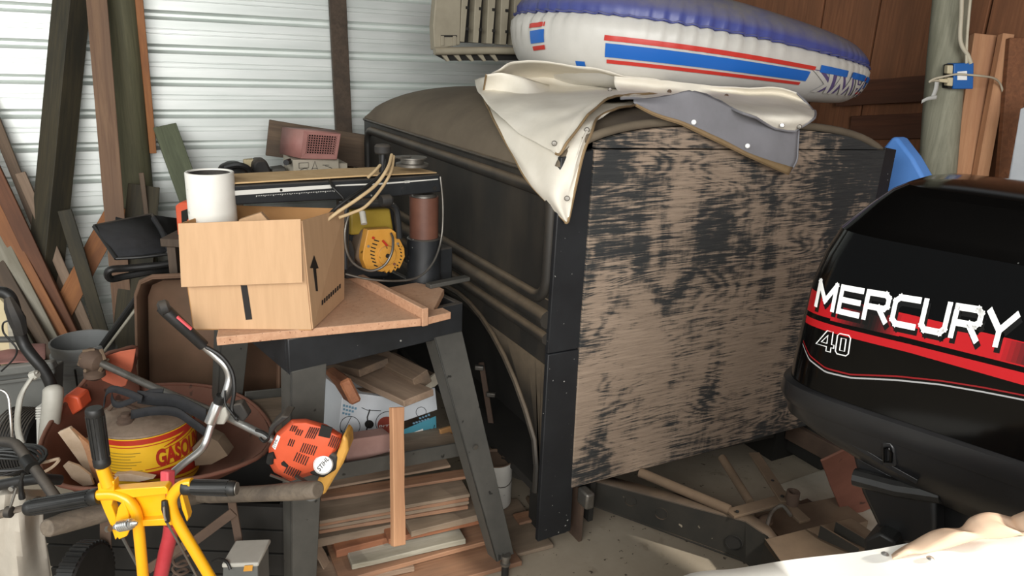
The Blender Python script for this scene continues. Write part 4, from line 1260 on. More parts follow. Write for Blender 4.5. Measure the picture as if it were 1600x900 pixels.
# treaded tyre and small engine lying below
tyc = ad(131, 915, 1.5)
ty = thing('tyre', 'black ribbed tyre standing below the left wheelbarrow handle', 'tyre', tyc - V((0, 0, .11)))
MB().lathe([(.06, -.024), (.098, -.024), (.104, -.018), (.104, .018), (.098, .024), (.06, .024)], tyc, axis=RH, n=36).build('carcass', 'rubber', ty)
for k in range(44):
    a = 2 * PI * k / 44
    o1 = FH * math.cos(a) + ZZ * math.sin(a)
    MB().box(tyc + o1 * .105, (.04, .007, .006), RH, o1.cross(RH), o1).build('tread_block', 'rubber', ty)
eb = ad(370, 900, 1.66)
sm = thing('battery', 'dusty grey battery block with a yellow sticker lying on the floor', 'battery', V((eb.x, eb.y, 0)))
def bp(px, py, o=0): return ad(px, py, 1.6 + o)
bt = MB()
bt.prism([bp(348, 882), bp(402, 880), bp(405, 960), bp(345, 960)], FH * .09).build('case', 'bin_grey', sm, bevel=.004)
MB().prism([bp(346, 881.5, -.003), bp(404, 879.5, -.003), bp(404, 886, -.003), bp(346, 888, -.003)], FH * .1).build('lid', 'ltgrey', sm, bevel=.004)
MB().prism([ad(382, 884, 1.594), ad(395, 883, 1.594), ad(394, 892, 1.594), ad(380, 893, 1.594)], FH * .001).build('sticker', 'saw_yellow', sm, smooth=0)
MB().tube(spline([bp(332, 878, .03), bp(342, 874, .02), bp(354, 878, .0), bp(360, 890, -.01)], 5), .004, 8).build('lead', 'rubber', sm)
MB().lathe([(.03, 0), (.028, .01), (.02, .016), (.01, .018)], ad(318, 905, 1.58), axis=(.0, -.3, 1), n=16).build('terminal_cover', 'steel', sm)
cs = [ad(282, 868 + k * 3.2, 1.5) + (RH * math.cos(k * 1.6) + FH * math.sin(k * 1.6)) * .018 for k in range(18)]
tag(MB().tube(spline(cs, 4), .0035, 6).build('coil_spring', 'rust_dk'), 'rusty coil spring standing right of the red tube', 'spring')

# =================================================================== CLUTTER AT FAR LEFT
DL = 1.95
def lp(px, py, d=DL): return ad(px, py, d)
bn = thing('storage_bin', 'dusty grey plastic bin with a ridged rim at the left edge', 'bin', lp(40, 700, 2.25))
MB().prism([lp(-40, 588, 2.2), lp(84, 574, 2.2), lp(80, 700, 2.2), lp(-40, 710, 2.2)], FH * .06).build('bin_wall', 'bin_grey', bn, bevel=.006)
MB().beam(lp(-40, 585, 2.18), lp(86, 569, 2.18), .03, .03, (0, 0, 1)).build('bin_rim', 'bin_grey', bn, bevel=.006)
MB().beam(lp(-40, 603, 2.19), lp(84, 587, 2.19), .012, .012, (0, 0, 1)).build('bin_rib', 'bin_grey', bn, bevel=.003)
cl = MB()
rows = []
for i in range(9):
    r_ = []
    for j in range(10):
        p = lp(-35 + 12 * j, 577 - 3.4 * i - .11 * 12 * j, 2.19 + .035 * i)
        r_.append(p + V((0, 0, .012 * noise.noise(V((i * .6, j * .5, 3))) + (.02 if 2 < i < 7 and j < 6 else .008))))
    rows.append(r_)
tag(cl.grid(rows).build('cloth', 'pink_cloth', solid=.005, sub=1), 'dusty pink cloth spread on the lid of the grey bin', 'cloth')
for (x0, x1, y0, y1, mt, lb_) in ((-6, 8, 462, 566, 'cream', 'pale cream board standing at the left edge above the pink cloth'), (9, 24, 478, 560, 'pale_board', 'second cream strip standing right of the pale cream board')):
    tag(MB().prism([lp(x0, y0, 2.38), lp(x1, y0 + 14, 2.38), lp(x1 + 12, y1 + 20, 2.34), lp(x0 + 8, y1 + 20, 2.34)], FH * .015).build('cream_board', mt, bevel=.002), lb_, 'board')
vh = thing('vacuum_hose', 'thick black hose bending down from the left edge over the grey bin', 'hose', lp(80, 610, 2.1))
hpts = [lp(-20, 458, 2.05), lp(0, 456, 2.05), lp(14, 462, 2.05), lp(22, 480, 2.05), lp(27, 505, 2.05), lp(36, 535, 2.05), lp(50, 556, 2.04), lp(66, 575, 2.04), lp(78, 597, 2.04), lp(84, 620, 2.04)]
MB().tube(spline(hpts, 5), .017, 12).build('hose', 'rubber', vh, smooth=60)
MB().tube([lp(13, 466, 2.04), lp(18, 480, 2.03), lp(27, 500, 2.03), lp(33, 520, 2.04)], [.012, .02, .024, .018], 8).build('hose_cuff', 'dusty_black', vh)
MB().tube([lp(-25, 531, 2.04), lp(32, 530, 2.05)], .0095, 10).build('side_tube', 'saw_grey', vh)
MB().tube(spline([lp(22, 500, 2.03), lp(6, 504, 2.02), lp(5, 518, 2.02), lp(14, 530, 2.02), lp(26, 545, 2.02), lp(22, 560, 2.02), lp(2, 580, 2.02)], 5), .0028, 6).build('thin_wire', 'rubber', vh)
# leaf blower: pale housing, black fan cage
lbw = thing('leaf_blower', 'pale grey leaf blower with a black ribbed fan housing at left', 'leaf blower', lp(70, 740, 1.95))
MB().tube(spline([lp(82, 602, 1.98), lp(83, 612, 1.97), lp(82, 630, 1.96), lp(79, 655, 1.95), lp(75, 690, 1.94), lp(73, 720, 1.93)], 3), [.006, .02, .027, .0275, .0275, .0275, .0275, .0275, .027, .027, .027, .027, .027, .026, .025, .025][:16], 16).build('blower_body', 'ltgrey', lbw, smooth=60)
MB().prism([lp(56, 655, 1.96), lp(66, 655, 1.96), lp(64, 745, 1.94), lp(58, 745, 1.94)], FH * .04).build('side_plate', 'white_scale', lbw, bevel=.003)
for k in range(5):
    MB().prism([lp(55.5, 637 + k * 4, 1.95), lp(66, 636 + k * 4, 1.95), lp(66, 638.4 + k * 4, 1.95), lp(55.5, 639.4 + k * 4, 1.95)], FH * .05).build('vent_slat', 'white_scale', lbw, smooth=0)
cage = lp(44, 690, 2.06)
MB().lathe([(.02, -.05), (.09, -.05), (.105, -.03), (.105, .03), (.09, .05), (.02, .05)], cage, axis=RH, n=26).build('fan_housing', 'rubber', lbw)
for k in range(12):
    MB().tube([cage + RH * (-.05 + .009 * k) + (FH * math.cos(a) + ZZ * math.sin(a)) * .107 for a in [2 * PI * i / 24 for i in range(25)]], .0025, 5).build('cage_ring', 'dusty_black', lbw)
gd = [lp(55, 583, 1.94), lp(44, 598, 1.92), lp(33, 618, 1.9), lp(28, 645, 1.88), lp(28, 670, 1.87), lp(34, 694, 1.86), lp(33, 690, 1.86)]
ribbon(gd[:6], .018, 'ltgrey', 'guard_strip', lbw, (.9, -.2, .5), .006)
MB().tube([lp(50, 588, 1.94), lp(58, 584, 1.94)], [.014, .012], 8).build('guard_end', 'ltgrey', lbw)
MB().tube(spline([lp(-10, 609, 1.84), lp(4, 610, 1.84), lp(13, 620, 1.84), lp(16, 645, 1.83), lp(18, 672, 1.82), lp(20, 686, 1.82), lp(28, 690, 1.81)], 5), .0036, 8).build('bent_wire', 'alu', lbw)
tag(MB().prism([lp(98, 622, 2.02), lp(104, 616, 2.02), lp(122, 621, 2.02), lp(128, 640, 2.02), lp(96, 660, 2.02)], FH * .06).build('orange_housing', 'orange', bevel=.006), 'small orange plastic housing between the blower and the wheelbarrow', 'housing')
# mower handle, cords, bag
mw_ = thing('mower_handle', 'black bent tube mower handle over a coil of black cord', 'mower handle', lp(60, 760, 1.45))
MB().tube(spline([ad(-20, 690, 1.5), ad(8, 690, 1.5), ad(24, 694, 1.49), ad(36, 708, 1.47), ad(60, 740, 1.44), ad(90, 782, 1.40)], 5), .0118, 12).build('handle_tube', 'dusty_black', mw_, smooth=60)
MB().tube([ad(40, 718, 1.455), ad(50, 730, 1.44)], .0155, 12).build('tube_clamp', 'rubber', mw_)
MB().tube([ad(-20, 762, 1.46), ad(30, 752, 1.46), ad(60, 748, 1.46), ad(94, 750, 1.5)], .0125, 12).build('cross_tube', 'rubber', mw_)
MB().tube(spline([ad(37, 738, 1.43), ad(33, 750, 1.43), ad(33, 765, 1.43), ad(35, 779, 1.43)], 4), [.004] * 5 + [.0055] * 5 + [.007] * 3, 8).build('lever', 'rubber', mw_)
for k in range(7):
    rr_ = .05 + .006 * k
    c0 = ad(0, 728, 1.58) + V((0, 0, .004 * k))
    MB().tube([c0 + RH * (rr_ * 1.3 * math.cos(a)) + FH * (rr_ * .8 * math.sin(a)) + V((0, 0, .004 * math.sin(3 * a + k))) for a in [2 * PI * i / 24 for i in range(24)]], .0038, 6, closed=True).build('cord_loop', 'rubber', mw_)
MB().tube([ad(-15, 808, 1.4), ad(14, 800, 1.39), ad(42, 792, 1.4), ad(60, 780, 1.5)], [.009, .009, .0085, .008], 10).build('wooden_bar', 'handle_wood', mw_)
MB().tube([ad(15, 796, 1.385), ad(26, 762, 1.4)], .0028, 8).build('thin_rod', 'steel', mw_)
MB().lathe([(.008, -.008), (.0125, -.006), (.0125, .006), (.008, .008)], ad(14, 800, 1.385), axis=RH, n=14).build('rod_clamp', 'dusty_black', mw_)
MB().lathe([(.006, 0), (.006, .012)], ad(22, 760, 1.455), axis=-FH, n=8).build('wing_nut', 'alu', mw_)
twig = tag(MB().tube(spline([ad(56, 722, 1.6), ad(70, 722, 1.6), ad(92, 717, 1.6), ad(84, 728, 1.6), ad(68, 738, 1.6)], 4), .004, 6).build('twig', 'rag'), 'pale bent twig lying at the edge of the wheelbarrow tray', 'twig')
# beige canvas bag
rows = []
for i, (py, xr, dz) in enumerate(((764, 72, .05), (772, 74, .0), (800, 66, -.01), (830, 70, -.02), (870, 76, -.015), (910, 82, 0), (990, 84, 0))):
    r_ = []
    for j in range(15):
        u = j / 14
        x = -40 + (xr + 40) * u
        bul = .10 * math.sin(PI * min(1, u * 1.02)) + .02 * noise.noise(V((u * 5, i * .6, 1))) + .012 * math.sin(u * 17 + i)
        r_.append(ad(x, py + (3 * math.sin(u * 9) if i else 0), 1.56 - bul + dz))
    rows.append(r_)
bag = tag(MB().grid(rows).build('canvas_bag', 'canvas_beige', solid=.006, sub=1), 'dusty beige canvas bag sagging below the mower handle at lower left', 'bag')

# =================================================================== BEHIND THE SAW: BASKET, CARTON, BOARD, HELMETS
def wp(px, py, y): return ay(px, py, y)
tag(plank('brown_plank', wp(418, 215, 1.93), wp(592, 240, 1.93), .17, .02, 'brown_board', (0, -1, 0)), 'brown plank lying on edge behind the pink basket', 'plank')
bench = thing('back_bench', 'rough plank bench against the metal wall holding the basket and carton', 'bench', (-.75, 1.75, 0))
BZ = wp(500, 276, 1.66).z - .012
bx0, bx1 = wp(330, 280, 1.7).x, -.16
MB().box(((bx0 + bx1) / 2, 1.72, BZ - .02), (bx1 - bx0, .5, .04)).build('bench_top', 'dusty_wood', bench, bevel=.003)
for x in (bx0 + .06, bx1 - .06):
    for y in (1.52, 1.92):
        MB().box((x, y, (BZ - .04) / 2), (.08, .05, BZ - .04)).build('leg', 'stud', bench, bevel=.003)
# carton with line drawings
c_a, c_b = wp(459, 272, 1.6), wp(530, 272, 1.6)
ctz = wp(460, 250, 1.6).z
ct = thing('printed_carton', 'pale carton printed with line drawings under the pink basket', 'carton', ((c_a.x + c_b.x) / 2, 1.7, BZ))
MB().box(((c_a.x + c_b.x) / 2, 1.6 + .11, (BZ + ctz) / 2), (c_b.x - c_a.x, .22, ctz - BZ)).build('carton_body', 'card_old', ct, bevel=.002)
for pts in ([(467, 255), (482, 254), (482, 262), (467, 263), (467, 255)], [(485, 271), (492, 252), (498, 271)], [(488, 263), (496, 263)], [(468, 271), (470, 265), (476, 263), (481, 264)], [(508, 259), (517, 262), (524, 268)], [(504, 258), (514, 258)]):
    MB().tube([wp(x, y, 1.5985) for x, y in pts], .0013, 5).build('line_drawing', 'ink', ct)
MB().box(((c_a.x + c_b.x) / 2 + .12, 1.72, (BZ + ctz) / 2 - .01), (.06, .2, ctz - BZ - .03)).build('side_flap', 'card_old', ct, bevel=.002)
# pink mesh basket lying on its side
q0 = [(475, 205), (532, 209), (526, 249), (470, 247)]
q1 = [(464, 208), (528, 213), (526, 251), (462, 249)]
bsk = thing('mesh_basket', 'dusty pink plastic basket with a square mesh face lying on the carton', 'basket', wp(500, 250, 1.62))
def bq(u, v, y=1.57):
    a = V((q0[0][0] + (q0[1][0] - q0[0][0]) * u, q0[0][1] + (q0[1][1] - q0[0][1]) * u))
    b = V((q0[3][0] + (q0[2][0] - q0[3][0]) * u, q0[3][1] + (q0[2][1] - q0[3][1]) * u))
    c = a.lerp(b, v)
    return wp(c.x, c.y, y)
g_ = MB()
for i in range(12):
    u = .14 + .76 * i / 11
    g_.beam(bq(u, .1), bq(u, .82), .0036, .003, (0, -1, 0))
for j in range(9):
    v = .1 + .72 * j / 8
    g_.beam(bq(.12, v), bq(.92, v), .0036, .003, (0, -1, 0))
g_.build('mesh_face', 'basket', bsk, smooth=0)
for a, b, c, d in (((0, 0), (1, 0), (.92, .1), (.12, .1)), ((1, 0), (1, 1), (.92, .82), (.92, .1)), ((1, 1), (0, 1), (.12, .82), (.92, .82)), ((0, 1), (0, 0), (.12, .1), (.12, .82))):
    MB().prism([bq(*a), bq(*b), bq(*c), bq(*d)], (0, .004, 0)).build('face_rim', 'basket', bsk, bevel=.001)
q_f = [bq(0, 0), bq(1, 0), bq(1, 1), bq(0, 1)]
q_b = [p + V((-.06 * (1 if i in (0, 3) else 0) + .0, .17, (.0))) for i, p in enumerate(q_f)]
for i in range(4):
    j = (i + 1) % 4
    MB().add([q_f[i], q_f[j], q_b[j], q_b[i]], [(0, 1, 2, 3)]).build('basket_side', 'basket', bsk, solid=.003)
MB().add(q_b, [(0, 1, 2, 3)]).build('shaded_bottom', 'slot', bsk, solid=.003)  # near-black instead of pink: shade behind the mesh holes put into the colour
# helmets / masks on the bench
def hp_(px, py, y=1.62): return wp(px, py, y)
wm = thing('welding_mask', 'black welding mask lying on the bench behind the white pipe', 'mask', V((hp_(370, 278).x, 1.66, BZ)))
MB().lathe([(.075, 0), (.07, .03), (.055, .055), (.03, .07), (0, .074)], hp_(366, 276, 1.62) + V((0, .03, -.01)), axis=(0, -.2, 1), n=20).build('mask_shell', 'rubber', wm)
MB().tube(spline([hp_(352, 262, 1.58), hp_(372, 258, 1.56), hp_(388, 264, 1.56), hp_(392, 278, 1.57)], 5), .013, 8).build('mask_visor', 'black', wm)
MB().box(hp_(374, 273, 1.565), (.05, .01, .025)).build('mask_window', 'slot', wm, bevel=.003)
wt = thing('white_mask', 'pale folded dust mask standing between two black helmets', 'mask', V((hp_(388, 275).x, 1.7, BZ)))
for k, (x0, x1) in enumerate(((381, 386), (385, 391), (390, 397))):
    MB().prism([hp_(x0, 250, 1.7), hp_(x1, 249, 1.7), hp_(x1 + 1, 277, 1.7), hp_(x0 + 1, 277, 1.7)], (0, .03 + .01 * k, 0)).build('mask_fold', 'cream', wt, bevel=.003)
kn = thing('knee_boot', 'dark grey rubber boot top lying on the bench left of the carton', 'boot', V((hp_(410, 275).x, 1.68, BZ)))
MB().prism([hp_(x, y, 1.64) for x, y in ((396, 256), (402, 250), (416, 250), (422, 262), (426, 274), (398, 276), (395, 268))], (0, .1, 0)).build('boot_shaft', 'dusty_black', kn, bevel=.01)
MB().prism([hp_(x, y, 1.66) for x, y in ((424, 264), (446, 261), (450, 270), (446, 275), (426, 275))], (0, .08, 0)).build('boot_foot', 'saw_grey', kn, bevel=.008)
tag(MB().tube([hp_(447, 254, 1.6), hp_(456, 251, 1.68)], .013, 14).build('pipe_end', 'black'), 'short black pipe end poking out beside the carton', 'pipe')

# =================================================================== ON AND UNDER THE SAW'S SHELF
def sf(px, py, off): return fr(px, py, off)
pc_ = thing('drink_carton', 'white carton with blue print and black marker scribbles on the saw shelf', 'carton', sf(600, 712, .2))
k0, k1 = sf(522, 716, .16), sf(690, 706, .12)
kz = max(SHZ, min(k0.z, k1.z) - .0)
def cf(px, py, e=0): return ap(px, py, sf(600, 700, .14) - E2 * e, (-E2 + E1 * .05).normalized() * -1)
ca = [cf(527, 716), cf(683, 704), cf(680, 606), cf(640, 612), cf(600, 620), cf(536, 612)]
for p in ca[:2]: p.z = max(p.z, SHZ + .003)
MB().prism(ca, E2 * .2).build('carton_body', 'carton', pc_, bevel=.002)
MB().prism([cf(629, 672, .001), cf(681, 650, .001), cf(683, 690, .001), cf(629, 698, .001)], E2 * .0008).build('teal_band', 'teal', pc_, smooth=0)
MB().prism([cf(640, 678, .002), cf(661, 670, .002), cf(662, 684, .002), cf(645, 690, .002)], E2 * .0006).build('price_label', 'decal_white', pc_, smooth=0)
def ring_pts(cx, cy, rx, ry, n=26, e=.002): return [cf(cx + rx * math.cos(2 * PI * i / n), cy + ry * math.sin(2 * PI * i / n), e) for i in range(n)]
MB().tube(ring_pts(547, 666, 15.5, 15.5), .0009, 5, closed=True).build('marker_circle', 'ink', pc_)
MB().tube([cf(549, 651, .002), cf(538, 672, .002)], .0009, 5).build('marker_line', 'ink', pc_)
MB().prism(ring_pts(577, 663, 7, 6.5), E2 * .0006).build('marker_dot', 'ink', pc_, smooth=0)
MB().tube([cf(578, 640, .002), cf(574, 652, .002), cf(575, 664, .002), cf(570, 682, .002)], .0022, 5).build('marker_line', 'ink', pc_)
MB().tube([cf(565, 637, .002), cf(574, 641, .002), cf(595, 642, .002)], .0010, 5).build('marker_line', 'ink', pc_)
MB().prism(ring_pts(605, 664, 15, 13, e=.0012), E2 * .0006).build('red_emblem', 'carton_red', pc_, smooth=0)
MB().tube(ring_pts(607, 661, 20, 18), .001, 5, closed=True).build('marker_circle', 'ink', pc_)
MB().tube(ring_pts(658, 644, 8, 8), .0008, 5, closed=True).build('marker_circle', 'ink', pc_)
ev = (cf(623, 662, .003) - cf(593, 664, .003))
text_on('emblem_lettering', 'BITES', .02, lambda u, v: cf(592, 668, .0022) + ev.normalized() * u + ZZ * v, 'decal_white', pc_, fit=(ev.length * .9, .008), shear=.1)
def print_line(x0, y0, x1, y1, h):
    for k in range(int((x1 - x0) / 4.5)):
        x = x0 + 4.5 * k
        y = y0 + (y1 - y0) * (x - x0) / (x1 - x0)
        yield [cf(x, y, .0012), cf(x + 3.3, y, .0012), cf(x + 3.3, y + h, .0012), cf(x, y + h, .0012)]
pl_ = MB()
for ln in ((536, 632, 560, 638, 3.5), (536, 638, 556, 643, 3.2), (535, 644, 552, 648, 3.2), (655, 652, 673, 645, 3.), (645, 660, 672, 652, 2.6), (532, 672, 545, 676, 3)):
    for qd in print_line(*ln): pl_.prism(qd, E2 * .0006)
pl_.build('carton_print', 'carton_blue', pc_, smooth=0)['kind'] = 'stuff'
for ps in ([(632, 690), (634, 678), (638, 686), (640, 680), (643, 692), (648, 680), (652, 688), (656, 676), (660, 684)], [(662, 678), (666, 674), (669, 678), (672, 670), (676, 676), (679, 664)]):
    MB().tube([cf(x, y, .0025) for x, y in ps], .0012, 5).build('marker_scribble', 'ink', pc_)
bb = [sf(541, 726, .0), sf(612, 716, .0), sf(610, 678, .0), sf(544, 688, .0)]
for p in bb[:2]: p.z = max(p.z, SHZ)
tag(MB().prism(bb, E2 * .05).build('pink_box', 'brick_box', bevel=.003), 'scuffed pinkish-brown box in front of the white carton', 'box')
tag(MB().prism([sf(688, 672, .1), sf(728, 660, .12), sf(730, 700, .12), sf(692, 694, .1)], E2 * .012).build('flat_panel', 'card_in', bevel=.002), 'flat brown panel standing right of the white carton on the shelf', 'panel')
# timber offcuts piled on the carton
def sp3(x, y, o): return sf(x, y, o)
tag(plank('fir_offcut', sp3(655, 622, -.02) + V((0, 0, .0)), sp3(545, 573, .38), .115, .022, 'dusty_wood', (0, -.1, 1), bevel=.002), 'wide flat fir offcut jutting out above the carton, its sawn end forward', 'offcut')
tag(plank('square_offcut', sp3(660, 595, .06), sp3(560, 545, .46), .062, .05, 'brown_board', (-.3, -.2, 1), bevel=.002), 'square brown offcut behind the wide flat one under the saw', 'offcut')
tag(plank('stub_offcut', sp3(548, 612, .04), sp3(522, 592, .3), .035, .08, 'redwood', (-.35, 0, 1), bevel=.006), 'orange end of a thick offcut poking out left of the flat one', 'offcut')
tag(MB().prism([sp3(x, y, .16) for x, y in ((540, 628), (555, 612), (590, 612), (600, 622), (578, 636), (556, 638))], E2 * .04).build('bark_slab', 'brown_board', bevel=.004), 'curved piece of bark lying on the white carton', 'bark')
tag(plank('rough_offcut', sp3(585, 574, .22), sp3(520, 560, .46), .12, .025, 'brown_board', (0, -.2, 1)), 'rough splintered brown board at the back under the saw table', 'board')
tag(plank('thin_strip', sp3(668, 588, .12), sp3(600, 552, .4), .1, .012, 'dusty_wood', (.4, -.3, 1)), 'thin grey board at the back right under the saw table', 'board')
tag(MB().prism([sp3(x, y, .10) for x, y in ((655, 600), (676, 588), (690, 578), (693, 592), (680, 604), (660, 612))], E2 * .01).build('torn_card', 'card_old', bevel=.001), 'torn grey card tucked under the square offcut', 'card')
# upright 2x4 leaning against the shelf rail
tag(plank('upright_batten', sp3(622, 852, -.20), sp3(620, 636, -.055), .0400, .022, 'new_fir', -E2), 'pinkish fir batten standing upright in front of the saw shelf', 'batten')

# ------------------------------------------------------------------- wood pile on the floor under the saw
def pile(name, a, b, w_, t_, mat, label, zc, up=(0, 0, 1), cat='board', dz=0):
    A, B = az(*a, zc), az(*b, zc + dz)
    return tag(plank(name, A, B, w_, t_, mat, up), label, cat)
WD = [
    ('ply_offcut', (470, 945), (800, 858), .16, .018, 'ply_edge', 'long pinkish plywood strip at the bottom front of the wood pile', .012),
    ('ply_offcut', (490, 900), (835, 815), .30, .014, 'ply_top', 'wide grey plywood sheet reaching right under the paint can', .010),
    ('ply_offcut', (455, 905), (640, 868), .14, .018, 'dusty_wood', 'grey board at the left bottom of the wood pile', .04),
    ('ply_offcut', (520, 880), (770, 815), .20, .016, 'ply_edge', 'pink plywood strip second from the bottom of the pile', .055),
    ('ply_offcut', (545, 872), (720, 832), .10, .018, 'pale_board', 'pale whitish board with a cross groove low in the wood pile', .085),
    ('redwood_slab', (520, 852), (625, 826), .10, .028, 'redwood', 'split reddish slab wedged in the middle of the wood pile', .10),
    ('redwood_slab', (600, 830), (760, 795), .12, .020, 'redwood', 'reddish board with a pale lower edge in the middle of the pile', .12),
    ('ply_offcut', (490, 828), (604, 806), .15, .030, 'ply_top', 'thick grey-topped plywood offcut at the left of the pile', .125),
    ('ply_offcut', (630, 812), (765, 780), .17, .022, 'ply_top', 'grey-topped pink plywood offcut at the right of the pile', .145),
    ('ply_offcut', (495, 797), (725, 757), .14, .012, 'ply_top', 'upper of four stacked thin plywood strips', .222),
    ('ply_offcut', (495, 801), (724, 763), .14, .011, 'ply_edge', 'second of four stacked thin plywood strips', .208),
    ('ply_offcut', (495, 806), (724, 768), .14, .012, 'ply_top', 'third of four stacked thin plywood strips', .194),
    ('ply_offcut', (495, 812), (723, 775), .14, .012, 'ply_edge', 'lowest of four stacked thin plywood strips', .180),
    ('long_strip', (500, 775), (742, 738), .05, .010, 'ply_edge', 'long thin strip lying highest on the wood pile', .262),
    ('grey_strip', (488, 760), (700, 722), .06, .008, 'dusty_wood', 'thin grey strip just below the shelf rail', .30),
    ('small_block', (806, 812), (832, 806), .06, .010, 'ply_edge', 'small square plywood block right of the saw foot', .026),
]
for (n_, a, b, w_, t_, mt, lb_, z_) in WD:
    pile(n_, a, b, w_, t_, mt, lb_, z_)
tag(plank('shade_sheet', az(395, 925, .01), ad(430, 800, 2.25), .22, .012, 'brown_board', -FH), 'brown plywood sheet leaning behind the wheelbarrow leg, added to darken the shade there', 'sheet')  # plywood added to darken the shaded gap behind the barrow leg
tag(plank('short_batten', az(430, 905, .01), ad(420, 835, 2.1), .05, .014, 'red_fir', -FH), 'short reddish batten leaning left of the front saw leg', 'batten')
tag(plank('thin_lath', az(520, 900, .01), az(492, 852, .12), .04, .006, 'dusty_wood', (0.3, -.4, 1)), 'thin grey lath slipping off the left of the wood pile', 'lath')
cr0 = ad(262, 850, 1.86)  # added crate, dark boards standing in for the shade under the barrow
crt = thing('shade_crate', 'dark crate added to stand in for the shade under the wheelbarrow', 'crate', V((cr0.x, cr0.y, 0)))
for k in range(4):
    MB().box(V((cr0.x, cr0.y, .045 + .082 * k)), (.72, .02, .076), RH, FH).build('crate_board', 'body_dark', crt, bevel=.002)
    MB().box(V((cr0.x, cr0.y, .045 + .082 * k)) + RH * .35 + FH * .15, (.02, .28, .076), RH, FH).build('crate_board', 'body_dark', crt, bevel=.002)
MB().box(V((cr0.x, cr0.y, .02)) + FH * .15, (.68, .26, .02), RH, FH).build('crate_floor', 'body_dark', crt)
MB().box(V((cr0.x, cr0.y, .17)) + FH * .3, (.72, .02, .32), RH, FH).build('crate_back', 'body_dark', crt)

# ------------------------------------------------------------------- white paint can and jack
pq = az(784, 797, 0.02)
pt_ = ad(784, 718, (pq - CAM).dot(FH) + .06)
pR = 27 * ppm(pq + V((0, 0, .1)))
pq = V((pq.x, pq.y + pR, .02))
pH = ad(784, 717, (pq - CAM).dot(FH)).z - .02
pcan = thing('paint_can', 'rusty-rimmed white paint can with a dirty brown lid beside the saw leg', 'can', pq)
MB().lathe([(pR * .97, 0), (pR, .004), (pR, pH - .004), (pR * 1.03, pH)], pq, n=40, cap1=False).build('can_wall', 'white_can', pcan)
MB().lathe([(pR * 1.03, pH), (pR * 1.02, pH + .004), (pR * .96, pH + .003), (pR * .95, pH - .006), (0, pH - .006)], pq, n=40, cap0=False, cap1=False).build('lid', 'can_lid', pcan)
hpts = [pq + V((pR * 1.02 * math.cos(a), pR * 1.02 * math.sin(a), pH * .8)) for a in [PI * k / 10 + PI * 1.05 for k in range(11)]]
MB().tube([p - V((0, 0, .05 * math.sin(PI * i / 10))) for i, p in enumerate(hpts)], .0018, 6).build('wire_handle', 'steel', pcan)
jk = thing('bumper_jack', 'dark steel ratchet bar leaning inside the wheel arch', 'jack', ad(772, 700, 2.62) - V((0, 0, .1)))
MB().beam(ad(752, 566, 2.72), ad(772, 690, 2.62), .022, .016, -FH).build('jack_bar', 'rust_dk', jk, bevel=.003)
for k, (x, y) in enumerate(((748, 574), (766, 616), (777, 672))):
    MB().beam(ad(x - 6, y, 2.66), ad(x + 8, y + 1, 2.66), .018, .018, -FH).build('jack_tooth', 'steel', jk, bevel=.003)
MB().beam(ad(772, 690, 2.62), ad(790, 760, 2.6), .012, .012, -FH).build('jack_foot', 'rust_dk', jk)
tag(MB().tube([ad(826, 780, 2.45), ad(848, 806, 2.3)], .014, 10).build('short_pipe', 'dust_wood'), 'short dusty pipe lying under the car body corner', 'pipe')

# =================================================================== TAN GRILLE ON THE CAR ROOF
GY = 1.42
gr_ = thing('plastic_grille', 'dusty tan plastic grille with upright slats standing on the car roof', 'grille', ay(755, 85, GY))
def gq(px, py, o=0): return ay(px, py, GY + o)
MB().prism([gq(686, -60), gq(722, -60), gq(719, 70), gq(679, 78), gq(677, 40)], (0, .05, 0)).build('side_plate', 'tan_plastic', gr_, bevel=.004)
for k in range(5):
    x0, x1 = 718 + k * 20.6, 731 + k * 21.2
    MB().prism([gq(x0 + 6, -60), gq(x1 + 6, -60), gq(x1 - 5 + .5 * k, 66 + k * 1.5), gq(x0 + 1, 65 + k * 1.5)], (0, .06, 0)).build('slat', 'tan_plastic', gr_, bevel=.003)
    for yy in (12, 45):
        MB().box(gq(x0 + 12, yy + k * 1.5, -.004), (.012, .012, .012)).build('slat_clip', 'slot', gr_)
MB().prism([gq(700, -60, .06), gq(830, -60, .06), gq(835, 70, .06), gq(700, 66, .06)], (0, .012, 0)).build('back_plate', 'slot', gr_)
MB().tube([gq(679, 80, -.02), gq(760, 79, -.02), gq(836, 80, -.02)], .017, 12).build('bottom_rail', 'tan_plastic', gr_)
MB().prism([gq(680, 84, 0), gq(836, 84, 0), gq(836, 94, 0), gq(700, 95, 0)], (0, .03, 0)).build('under_rail', 'slot', gr_)
for k in range(5):
    x = 688 + k * 19
    MB().prism([gq(x, 84, -.01), gq(x + 9, 84, -.01), gq(x + 15, 95, -.01), gq(x + 11, 96, -.01)], (0, .02, 0)).build('foot_tooth', 'tan_plastic', gr_, bevel=.001)
for x in (692, 711):
    MB().prism([gq(x - 3, 56, -.006), gq(x + 2, 56, -.006), gq(x + 2, 71, -.006), gq(x - 3, 72, -.006)], (0, .01, 0)).build('tab', 'tan_plastic', gr_, bevel=.001)
MB().prism([gq(689, 55, -.003), gq(714, 55, -.003), gq(714, 58, -.003), gq(689, 58, -.003)], (0, .004, 0)).build('tab_slot', 'slot', gr_)

